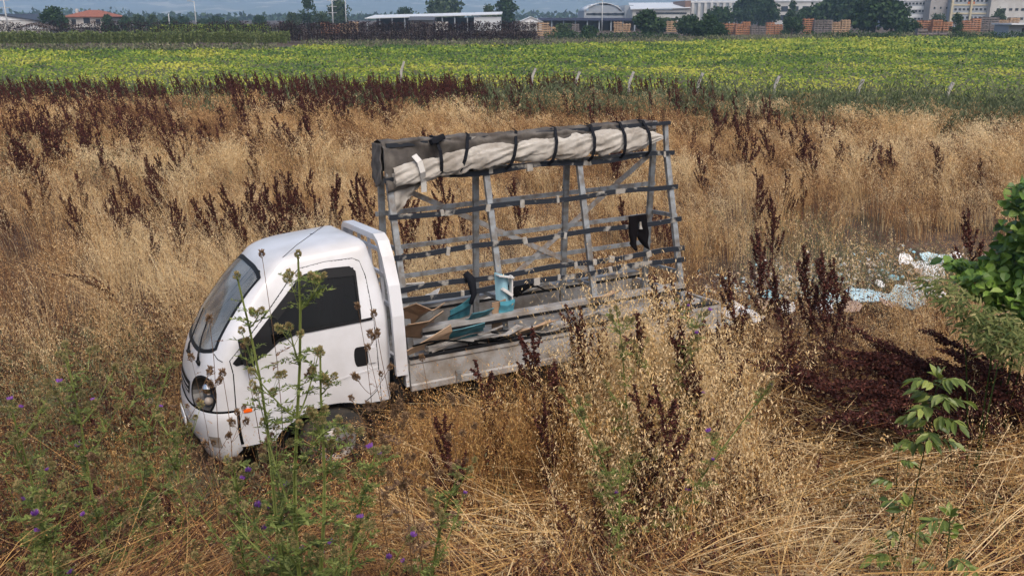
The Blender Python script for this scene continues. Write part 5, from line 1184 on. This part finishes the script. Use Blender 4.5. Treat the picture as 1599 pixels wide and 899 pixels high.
TR = [ (62, 106, 11, 205, 'round', 0, "round dark green tree left of the house with the terracotta roof"), (150, 184, 24, 225, 'cone', 0, "dark conifer touching the right side of the terracotta-roofed house"),
 (183, 206, 25, 240, 'round', 0, "low green tree first right of the dark conifer"), (203, 228, 22, 250, 'round', 1, "grey-green tree second right of the dark conifer"), (225, 250, 23, 255, 'round', 1, "grey-green tree third right of the dark conifer"), (248, 278, 27, 260, 'round', 0, "low tree by the short white pole"),
 (272, 299, 26, 300, 'round', 0, "dark tree left of the street lamp pole"), (305, 325, 29, 320, 'round', 0, "small dark tree first right of the street lamp pole"), (322, 352, 26, 310, 'round', 0, "dark tree second right of the street lamp pole"), (350, 378, 30, 330, 'bush', 1, "low tree line piece before the gap near the poplar"), (390, 420, 25, 290, 'round', 0, "dark round tree left of the poplar"),
 (463, 495, -4, 270, 'poplar', 0, "tall dark poplar-like tree"), (440, 472, 20, 262, 'round', 1, "mid green tree at the poplar's left foot"), (485, 516, 19, 258, 'round', 1, "mid green tree at the poplar's right foot"), (507, 547, -3, 275, 'round', 1, "tall green tree behind the two white poles"),
 (614, 652, 13, 320, 'round', 0, "low round tree above the long shed's left half"), (656, 735, -1, 330, 'round', 1, "broad light green tree above the long shed"), (750, 778, 7, 300, 'round', 1, "smaller tree left of the dark tree at the shed's end"), (768, 811, -6, 285, 'poplar', 0, "dark green tree at the right end of the long shed"),
 (987, 1040, 17, 185, 'round', 0, "round green tree in front of the white factory"), (1055, 1100, 25, 190, 'round', 0, "green tree left of the pair before the pillared factory"), (1085, 1132, 24, 172, 'bush', 0, "green bushy tree nearest before the pallet stacks"), (1105, 1140, 36, 165, 'bush', 0, "low dark bush beside the bushy tree before the pallets"),
 (1140, 1190, -5, 300, 'round', 0, "large dark tree left of the far white office block"), (1178, 1222, 2, 290, 'round', 0, "large dark tree overlapping the left one, before the office block"), (1222, 1256, 0, 280, 'cone', 0, "dark pointed tree before the office block"), (1222, 1255, 22, 200, 'bush', 0, "bright green bush between two groups of pallet stacks"),
 (1265, 1335, -2, 270, 'round', 0, "wide dark green tree right of the pointed one"), (1330, 1410, -8, 205, 'round', 0, "largest green tree right of centre, before the grey factory"), (1398, 1440, 30, 190, 'bush', 0, "dark bush at the right foot of the largest tree"), (1485, 1508, 20, 185, 'poplar', 0, "narrow tree between the pallet rows at the right"),
 (1160, 1216, -8, 312, 'round', 0, "dark tree crown behind the two large trees before the office block"), (1098, 1150, 12, 262, 'round', 0, "dark tree right of the bushy tree, before the pillared factory"), (1238, 1290, 14, 262, 'round', 0, "dark green tree filling the gap left of the wide tree"), (1300, 1360, -10, 262, 'round', 0, "tall dark crown between the wide tree and the largest tree"), (1368, 1425, 2, 214, 'round', 0, "dark green tree merging with the right side of the largest tree"), (1020, 1062, 30, 240, 'round', 1, "low grey-green tree right of the round tree before the white factory"),
 (1550, 1575, 13, 260, 'round', 1, "small tree before the cream factory at the far right"), (1450, 1480, 22, 270, 'bush', 1, "low bush before the cream factory's left corner"), (805, 832, 61, 125, 'bush', 0, "dark low bush at the end of the plum sapling rows"), (865, 900, 37, 180, 'bush', 1, "scrubby bush before the long dark roof"), (905, 935, 40, 178, 'bush', 0, "green scrub left of the lamp post before the long dark roof")]
for i, (a, b, v, y, sh, mm, lab) in enumerate(TR): tree(lab, a, b, v, y, 500 + i, [treem, treem2][mm], shape=sh, n=2600 if b - a > 40 else 1700)
# hedge bands far right
def hedge(label, u0, u1, v, y, seed):
    rg = np.random.default_rng(seed); a, b = W(u0, v, y), W(u1, v, y); h = a.z; n = int((b.x - a.x) * 90); x = rg.uniform(a.x, b.x, n); zz = h * (.6 + .4 * field(x, x * 0, .5, seed)); P_ = np.stack([x, y + rg.normal(0, .7, n), zz * rg.uniform(0, 1, n)], 1)
    o = quadmesh("hedge", leaves(P_, unit(rg.normal(size=(n, 3))), .32, .22, rg), np.clip(rg.normal(.5, .25, n), 0, 1), treem); tag(o, label, "hedge")
hedge("green hedge band below the largest tree and pallets", 1255, 1410, 46, 160, 1); hedge("green hedge band at the far right below the pallets", 1485, 1640, 47, 158, 2)
hedge("scrubby hedge strip before the long dark roof", 850, 1060, 50, 168, 3); hedge("long dark hedge beyond the green saplings, right of the house", 170, 470, 40, 215, 4)
# far-off woods on the plain, one mass
rg = np.random.default_rng(14); n = 11000; x = rg.uniform(-900, 900, n); y = 760 + rg.uniform(0, 240, n); hh = 1.5 + 5 * field(x, y, .02, 3) * field(x, y, .008, 6) * 2
tag(quadmesh("far_woods", leaves(np.stack([x, y, hh * rg.uniform(0, 1, n)], 1), unit(rg.normal(size=(n, 3))), 4.5, 3.4, rg), np.clip(rg.normal(.45, .25, n), 0, 1), treem), kind='stuff')
# nursery saplings
def sapl_mesh(name, seed, h, m, n=190, w=.30, low=.25):
    rg = np.random.default_rng(seed); ts = np.linspace(0, 1, 5); C = np.stack([.02 * np.sin(ts * 5 + seed), 0 * ts, h * ts * .96], 1)
    A = rib1(C, .07, .03, rg, 2); t = rg.uniform(low, 1, n); a = rg.uniform(0, 6.28, n); r = w * rg.uniform(.1, 1, n) * (1.15 - t * .6)
    P_ = np.stack([np.cos(a) * r, np.sin(a) * r, t * h], 1); Bq = leaves(P_, unit(np.stack([np.cos(a) * .7, np.sin(a) * .7, rg.uniform(-.2, 1, n)], 1)), rg.uniform(.14, .26, n), .12, rg)
    return quadmesh(name, np.concatenate([A, Bq]), np.concatenate([np.full(len(A) // 4, .5), np.clip(rg.normal(.45, .25, n), 0, 1)]), None, None, [bark, m], np.concatenate([np.zeros(len(A) // 4, int), np.ones(n, int)]))
sgreen = leafmat("sapling_leaf", [(.08, .11, .04), (.16, .21, .07), (.26, .30, .11), (.38, .40, .17)], .6, .3)
splum = leafmat("plum_leaf", [(.010, .006, .008), (.022, .010, .012), (.042, .015, .018), (.07, .03, .03)], .6, .15)
def rows(name, label, group, m, spots, h, seed, w, low):
    pr = [sapl_mesh(name, seed + i, h, m, w=w, low=low) for i in range(5)]; us = set(); r_ = random.Random(seed)
    for k, (x, y) in enumerate(spots):
        p = pr[k % 5]; o = p if p.name not in us else p.copy()
        if p.name in us: COL.objects.link(o)
        us.add(p.name); s = r_.uniform(.88, 1.1); o.location = (x, y, 0); o.rotation_euler = (0, r_.uniform(-.05, .05), r_.uniform(0, 6.28)); o.scale = (s, s, s)
        tag(o, label, "sapling", group)
sp_ = []
xa, xb = W(-30, 60, 112).x, W(447, 60, 112).x
for r_ in range(2):
    k = 84
    for i in range(k): x = xa + (xb - xa) * i / (k - 1); sp_.append((x + random.uniform(-.1, .1), 105 + 6 * (x - xa) / (xb - xa) + r_ * 2.2))
rows("green_sapling", "thin green nursery sapling in the long left row beyond the crop", "green nursery saplings in rows", sgreen, sp_, 2.05, 700, .20, .42)
sp_ = []
for r_, (u0, u1, y, k) in enumerate(((440, 838, 138, 105), (440, 830, 141, 60), (-20, 455, 140, 95))):
    xa, xb = W(u0, 60, y).x, W(u1, 60, y).x
    for i in range(k): x = xa + (xb - xa) * i / (k - 1); sp_.append((x + random.uniform(-.1, .1), y + .03 * (x - xa)))
rows("plum_sapling", "dark purple-leaved nursery sapling in the rows behind the crop", "purple nursery saplings in rows", splum, sp_, 2.85, 800, .44, .12)
# yellow green vineyard strip behind
mbx = W(235, 41, 190).x, W(400, 41, 190).x
rg = np.random.default_rng(4); n = 4500; x = rg.uniform(mbx[0], mbx[1], n); P_ = np.stack([x, 190 + rg.uniform(-2, 12, n), 2.0 * rg.uniform(.3, 1, n)], 1)
tag(quadmesh("vineyard_strip", leaves(P_, unit(rg.normal(size=(n, 3))), .5, .35, rg), np.clip(rg.normal(.42, .2, n), 0, 1), cropm), kind='stuff')
# ---- buildings
wallw = mat("render_white", (.55, .54, .52), .85, var=(.45, .43, .40), scale=.3); wallg = mat("panel_grey", (.30, .33, .37), .6); roofw = mat("roof_sheet_white", (.60, .62, .64), .5)
terr = mat("terracotta", (.30, .10, .055), .85, var=(.20, .07, .045), scale=2.0, bump=.4, bscale=6); darkb = mat("shed_dark", (.03, .03, .035), .8); roofd = mat("roof_dark", (.07, .075, .085), .6)
wing = mat("window_glass_dark", (.03, .035, .045), .15); cream = mat("render_cream", (.50, .44, .30), .85); yel = mat("trim_yellow", (.50, .36, .10), .7); orange = mat("sign_orange", (.5, .14, .02), .6); peach = mat("render_peach", (.42, .32, .27), .85)
def house_box(name, label, cat, u0, u1, vt, y, depth, wm, flat=None, rz=0):
    a, b = W(u0, vt, y), W(u1, vt, y); r = empty(name, ((a.x + b.x) / 2, y + depth / 2, 0), rz); tag(r, label, cat); r["dims"] = 0; del r["dims"]; return r, b.x - a.x, a.z
def bx_part(r, nm, c, d, m, bev=0): mb = MB(); mb.box(c, d, bev=bev); return mb.build(nm, m, r)
def wins(r, w, d, zs, n, ww, hh, m=wing, x0=None, x1=None, nm="window"):
    x0 = -w / 2 + w * .06 if x0 is None else x0; x1 = w / 2 - w * .06 if x1 is None else x1
    for z in zs:
        for i in range(n):
            x = x0 + (x1 - x0) * (i + .5) / n; o = bx_part(r, nm, (x, -d / 2 - .02, z), (ww, .08, hh), wallw if m is wing else m); bx_part(o, "pane", (x, -d / 2 - .07, z), (ww * .86, .05, hh * .82), m)
def gable(r, nm, w, d, z0, z1, m, over=.4, along='x'):
    mb = MB(); X, D = w / 2 + over, d / 2 + over
    if along == 'y':  # ridge runs away from the viewer, gable faces the viewer
        for sg in (-1, 1): mb.poly([(0, -D, z1), (0, D, z1), (sg * X, D, z0), (sg * X, -D, z0)])
        mb.th = .15; o = mb.build(nm, m, r); mg = MB(); mg.poly([(-w / 2, -d / 2, z0), (w / 2, -d / 2, z0), (0, -d / 2, z1 - .1)]); mg.th = .2; mg.build("gable_wall", None, r); return o
    for sg in (-1, 1): mb.poly([(-X, 0, z1), (X, 0, z1), (X, sg * D, z0), (-X, sg * D, z0)])
    mb.th = .15; return mb.build(nm, m, r)
# left white warehouse
r, w, h = house_box("warehouse", "white warehouse with a dark gabled roof at the far left", "warehouse", -60, 52, 32, 230, 30, wallw)
bx_part(r, "wall", (0, 0, h / 2), (w, 30, h), wallw); o = gable(r, "roof", w, 30, h, W(15, 22.5, 230).z, mat("roof_navy", (.02, .022, .035), .6), along='y'); r.children[-1].data.materials.append(darkb)
r, w, h = house_box("shed", "low shed with a shallow grey-brown gabled roof before the warehouse", "shed", 22, 82, 46, 200, 12, wallw)
bx_part(r, "wall", (0, 0, h / 2), (w * .85, 12, h), wallw); gable(r, "roof", w * .95, 12, h, W(50, 36.5, 200).z, mat("roof_old", (.16, .13, .11), .8), along='y'); r.children[-1].data.materials.append(wallw)
r, w, h = house_box("house", "pale two-storey house with a terracotta hipped roof and a balcony", "house", 101, 166, 27, 240, 11, peach)
bx_part(r, "wall", (0, 0, h / 2), (w, 11, h), mat("house_wall", (.42, .38, .35), .85, var=(.30, .26, .23), scale=.7))
mb = MB(); X, D, hz_ = w / 2 + .6, 6.1, W(140, 16.5, 240).z
A_ = [(-X, -D, h), (X, -D, h), (X, D, h), (-X, D, h)]; B_ = [(-X * .25, 0, hz_), (X * .25, 0, hz_)]
for f in ((A_[0], A_[1], B_[1], B_[0]), (A_[1], A_[2], B_[1]), (A_[2], A_[3], B_[0], B_[1]), (A_[3], A_[0], B_[0])): mb.poly(f)
mb.th = .2; ro = mb.build("roof", terr, r); bx_part(ro, "chimney", (-w * .38, -1, hz_ - .3), (.6, .6, 1.4), wallw)
bx_part(r, "balcony", (w * .05, -6.1, h * .42), (w * .5, 1.4, .9), wallw); wins(r, w, 11, (h * .68,), 3, 1.4, 1.5); bx_part(r, "balcony_door", (w * .02, -5.55, h * .66), (1.6, .1, 2.0), wing)
# long open shed
r, w, h = house_box("long_shed", "long open-fronted shed with a pale flat roof behind the plum saplings", "shed", 573, 782, 28, 255, 18, wallw)
hr = W(680, 22.5, 255).z; mb = MB(); mb.poly([(-w / 2 - .5, -9.6, h - .2), (w / 2 + .3, -9.6, h + .9), (w / 2 + .3, 9.6, hr + .6), (-w / 2 - .5, 9.6, hr - .3)]); mb.th = .22; mb.build("roof", roofw, r)
bx_part(r, "back_wall", (0, 8.8, h / 2), (w, .3, h), darkb)
for i in range(9): bx_part(r, "post", (-w / 2 + w * .75 * i / 8, -9, h / 2), (.3, .3, h), wallg)
bx_part(r, "end_wall", (w * .40, -2, h / 2 + .1), (w * .2, 14, h + .2), roofw); bx_part(r, "gate_panel", (w * .05, -9.15, h * .38), (4, .1, h * .62), wallw)
r, w, h = house_box("gable_shed", "small dark gabled lean-to in front of the long shed", "shed", 640, 676, 32, 240, 8, wallw); bx_part(r, "wall", (0, 0, h / 2), (w, 8, h), mat("board_brown", (.10, .085, .08), .8)); gable(r, "roof", w, 8, h, W(655, 26.5, 240).z, roofd, along='x')
r, w, h = house_box("barn", "small white barn with a grey roof right of the dark tree", "barn", 812, 846, 35, 250, 14, wallw); bx_part(r, "wall", (0, 0, h / 2), (w, 14, h), wallw); gable(r, "roof", w, 14, h, W(829, 26.5, 250).z, roofw, along='y'); r.children[-1].data.materials.append(wallw)
r, w, h = house_box("dark_roof_shed", "very long low shed with a dark blue roof edge before the white factories", "shed", 843, 1010, 31, 255, 14, wallw)
for i in range(10): bx_part(r, "post", (-w / 2 + w * i / 9, -7, h / 2), (.3, .3, h), wallg)
bx_part(r, "back_wall", (0, 6.5, h / 2), (w, .3, h), mat("wall_brown", (.14, .10, .08), .8)); bx_part(r, "roof", (0, 0, h + .25), (w + 1, 15, .35), roofw); bx_part(r, "fascia", (0, -7.6, h + .1), (w + 1, .1, .7), mat("fascia_navy", (.03, .04, .09), .6))
# arched factory
r, w, h = house_box("arched_factory", "grey-white factory with an arched roof, leftmost of the far factories", "factory", 912, 988, 17, 420, 40, wallw)
bx_part(r, "wall", (0, 0, h / 2), (w, 40, h), wallg); mb = MB(); ht = W(950, 5, 420).z
mb.grid(lambda a, b: Vector((-w * .48 + w * .75 * a, -20.5 + 41 * b, h + (ht - h) * math.sin(math.pi * a) ** .7)), 14, 1); mb.th = .3; mb.build("roof", roofw, r); bx_part(r, "end_panel", (-w * .1, -19.9, h + (ht - h) * .35), (w * .62, .2, (ht - h) * .7), wallg)
bx_part(r, "annex", (w * .42, -4, h * .5 + 1), (w * .18, 34, h + 2.5), wallg); wins(r, w, 40, (h * .35, h * .75), 6, 4.5, 1.2)
r, w, h = house_box("white_factory", "long white factory with a sloping white roof beside the arched one", "factory", 988, 1078, 15, 400, 50, wallw)
bx_part(r, "wall", (0, 0, h / 2), (w, 50, h), wallw); mb = MB(); mb.poly([(-w / 2 - 1, -26, h), (w / 2, -26, h + .6), (w / 2, 20, W(1040, 2.5, 400).z), (-w * .35, 20, W(1040, 3, 400).z)]); mb.th = .3; mb.build("roof", roofw, r); wins(r, w, 50, (h * .4, h * .75), 7, 3.5, 1.0); bx_part(r, "brick_tower", (w * .47, -8, h * .5 + 1.5), (w * .1, 30, h + 4), mat("brick_brown", (.20, .12, .09), .85))
r, w, h = house_box("pillared_factory", "white factory with a row of tall pillars", "factory", 1072, 1150, 5, 430, 40, wallw)
bx_part(r, "wall", (0, 0, h / 2), (w, 40, h), wallg); bx_part(r, "roof", (0, 0, h + .6), (w + 1, 41, 1.0), roofw)
for i in range(9): bx_part(r, "pillar", (-w / 2 + w * i / 8, -20.6, h / 2), (1.2, 1, h), wallw)
r, w, h = house_box("office_block", "far white office block behind the dark trees", "office block", 1195, 1290, 3, 440, 30, wallw)
bx_part(r, "wall", (0, 0, h / 2), (w, 30, h), wallw); bx_part(r, "roof", (0, 0, h + .5), (w + 1, 31, .8), roofw); wins(r, w, 30, (h * .3, h * .68), 5, 3.6, 3.0)
r, w, h = house_box("grey_factory", "grey factory with rows of small windows and a yellow panel, right of the largest tree", "factory", 1405, 1456, -6, 330, 40, wallw)
bx_part(r, "wall", (0, 0, h / 2), (w, 40, h), wallg)
for z in (.36, .62, .9): bx_part(r, "floor_band", (0, -20.05, h * z), (w, .15, 1.1), roofw)
wins(r, w, 40, (h * .28, h * .52, h * .76), 8, .9, .9); bx_part(r, "yellow_panel", (w * .05, -20.1, h * .97), (w * .4, .2, .8), yel)
r, w, h = house_box("concrete_tower", "blank pale concrete wing between the grey factory and the cream one", "building", 1455, 1488, -8, 325, 30, wallw)
bx_part(r, "wall", (0, 0, h / 2), (w, 30, h), mat("concrete_pale", (.36, .34, .33), .9, var=(.28, .26, .25), scale=.2)); wins(r, w, 30, (h * .6,), 3, .7, .9)
r, w, h = house_box("cream_factory", "grey factory with cream pillars and an orange panel, far right", "factory", 1488, 1548, -6, 322, 30, wallw)
bx_part(r, "wall", (0, 0, h / 2), (w, 30, h), wallg)
for i in range(3): bx_part(r, "pillar", (-w / 2 + w * i / 2, -15.3, h / 2), (.7, .8, h), cream)
for z in (.45, .72): bx_part(r, "floor_band", (0, -15.1, h * z), (w, .2, .5), cream)
wins(r, w, 30, (h * .32, h * .58, h * .85), 8, 1.0, .9); bx_part(r, "orange_panel", (0, -15.15, h * .78), (w * .18, .2, .8), orange)
r, w, h = house_box("pale_block", "pale block cut by the right edge behind the pallets", "building", 1549, 1680, -4, 320, 30, wallw)
bx_part(r, "wall", (0, 0, h / 2), (w, 30, h), wallw); wins(r, w, 30, (h * .3, h * .6), 12, 1.3, 1.0); bx_part(r, "roof", (0, 0, h + .2), (w + 1, 31, .6), roofw)
r, w, h = house_box("blue_end_wall", "far grey-blue building between the two largest trees", "building", 1385, 1404, -4, 360, 30, wallw); bx_part(r, "wall", (0, 0, h / 2), (w, 30, h), wallg); bx_part(r, "roof", (0, 0, h + .2), (w + .6, 31, .5), roofw)
r, w, h = house_box("site_hut", "low white hut with a flat overhanging roof at the right edge", "hut", 1575, 1640, 39, 165, 6, wallw); bx_part(r, "wall", (-w * .1, 0, h / 2), (w * .7, 5, h), wallg); bx_part(r, "roof", (0, -.5, h + .1), (w, 7, .25), roofw); bx_part(r, "dark_opening", (w * .05, -2.52, h * .4), (w * .35, .1, h * .7), darkb)
# ---- pallet and timber stacks
wd = [mat("timber_orange", (.42, .20, .10), .85, var=(.30, .13, .06), scale=1.2), mat("timber_tan", (.46, .31, .19), .85, var=(.33, .21, .12), scale=1.2), mat("timber_grey", (.20, .17, .16), .9, var=(.13, .11, .10), scale=1.2)]
def stack(u0, u1, vt, y, k, lab, seed):
    a, b = W(u0, vt, y), W(u1, vt, y); w = b.x - a.x; h = a.z; mb = MB(); r_ = random.Random(seed); nl = max(3, int(h / .42)); lh = h / nl; nc = max(1, int(w / 1.6))
    for i in range(nc):
        hi = nl - (r_.random() < .4)
        for j in range(hi):
            xx = -w / 2 + w * (i + .5) / nc + r_.uniform(-.06, .06); mb.box((xx, r_.uniform(-.1, .1), lh * (j + .38)), (w / nc * .93, 1.3, lh * .55)); 
            for q in (-.4, 0, .4): mb.box((xx + q * w / nc * .9, 0, lh * (j + .86)), (.14, 1.2, lh * .36))
    o = mb.build("pallet_stack", wd[k]); o.location = ((a.x + b.x) / 2, y, 0); tag(o, lab, "pallet stack", "timber and pallet stacks across the field")
ST = [(838, 858, 35, 190, 1, "tall tan timber stack at the end of the plum saplings"), (856, 872, 38, 192, 1, "narrow tan stack beside the tall one by the plum saplings"), (500, 530, 35, 215, 0, "low orange timber pile left under the white poles"), (528, 560, 34, 216, 1, "low tan timber pile right of the white poles"),
 (880, 905, 37, 235, 2, "grey-brown stack under the long dark roof's left half"), (958, 985, 34, 232, 1, "tan stack under the long dark roof's right end"), (1040, 1058, 33, 235, 1, "tan stack right of the round green tree"), (1124, 1150, 33, 205, 0, "orange pallet stack first right of the bushy tree"), (1148, 1172, 34, 203, 0, "orange pallet stack second right of the bushy tree"), (1172, 1196, 41, 200, 2, "low grey stack in the middle of the orange ones"), (1196, 1222, 35, 204, 0, "orange pallet stack left of the bright green bush"),
 (1254, 1272, 29, 205, 0, "orange stack just right of the bright green bush"), (1270, 1300, 31, 200, 2, "dark grey pallet stack under the wide tree"), (1298, 1328, 31, 203, 1, "brown stack left of the largest tree's crown"), (1425, 1455, 29, 205, 0, "orange pallet row left of the narrow tree"), (1455, 1488, 31, 203, 0, "orange pallet row touching the narrow tree"), (1502, 1532, 29, 205, 0, "orange pallets right of the narrow tree"), (1530, 1560, 27, 206, 2, "greyish pallets in the middle of the far right row"), (1558, 1592, 28, 207, 1, "tan pallets at the far right end"), (1430, 1480, 45, 172, 2, "rusty brown heap behind the verge fence stakes"), (1068, 1085, 41, 230, 2, "small grey stack behind the trees before the pillared factory")]
for i, s in enumerate(ST): stack(*s[:5], s[5], i)
# ---- poles
def pole(label, u, vt, y, cat="street lamp", name="street_lamp", arm=0, r=.09, cross=0):
    p = W(u, vt, y); o = empty(name, (p.x, y, 0)); tag(o, label, cat); mb = MB(); mb.tube([(0, 0, 0), (0, 0, p.z)], [r * 1.5, r], 8); mb.build("pole", mat("pole_grey", (.42, .43, .44), .6), o)
    if arm: mb = MB(); mb.tube([(0, 0, p.z - .1), (arm, 0, p.z + .1)], .06, 6); mb.box((arm * 1.2, 0, p.z + .08), (abs(arm) * .8, .35, .14)); mb.build("lamp_head", mat("pole_grey", (0, 0, 0)), o)
    for k in range(cross): mb = MB(); mb.box((0, 0, p.z - .6 - 1.4 * k), (2.2, .12, .12)); mb.build("cross_arm", mat("pole_grey", (0, 0, 0)), o)
pole("white utility pole with a cross arm in front of the warehouse", 5, -4, 190, "utility pole", "utility_pole", cross=2, r=.13); pole("street lamp left of centre rising against the hills", 303, 2.5, 200, arm=-.9); pole("short white pole among the trees right of the house", 263, 22, 200, "pole", "short_pole")
pole("utility pole with cross arms in front of the tall green tree", 518, -3, 230, "utility pole", "utility_pole", cross=3, r=.13); pole("white lamp post right beside the utility pole at the tall green tree", 539, 0, 228, arm=.9); pole("lamp post before the arched factory", 941, 1, 200, arm=-.9); pole("tall lamp post on the right of the white factory's roof", 1112, -2, 330, arm=.9, r=.14)
# ---- air
mb = MB(); mb.box((0, 4400, 450), (20000, 9200, 1010)); hz = mb.build("haze"); hm_ = bpy.data.materials.new("haze_air"); hm_.use_nodes = True; n_ = hm_.node_tree.nodes; n_.remove(n_["Principled BSDF"])
pv = n_.new("ShaderNodeVolumePrincipled"); pv.inputs["Color"].default_value = (.50, .72, 1, 1); pv.inputs["Density"].default_value = .00036; pv.inputs["Anisotropy"].default_value = 0
hm_.node_tree.links.new(pv.outputs[0], n_["Material Output"].inputs["Volume"]); hz.data.materials.append(hm_); tag(hz, kind='stuff')
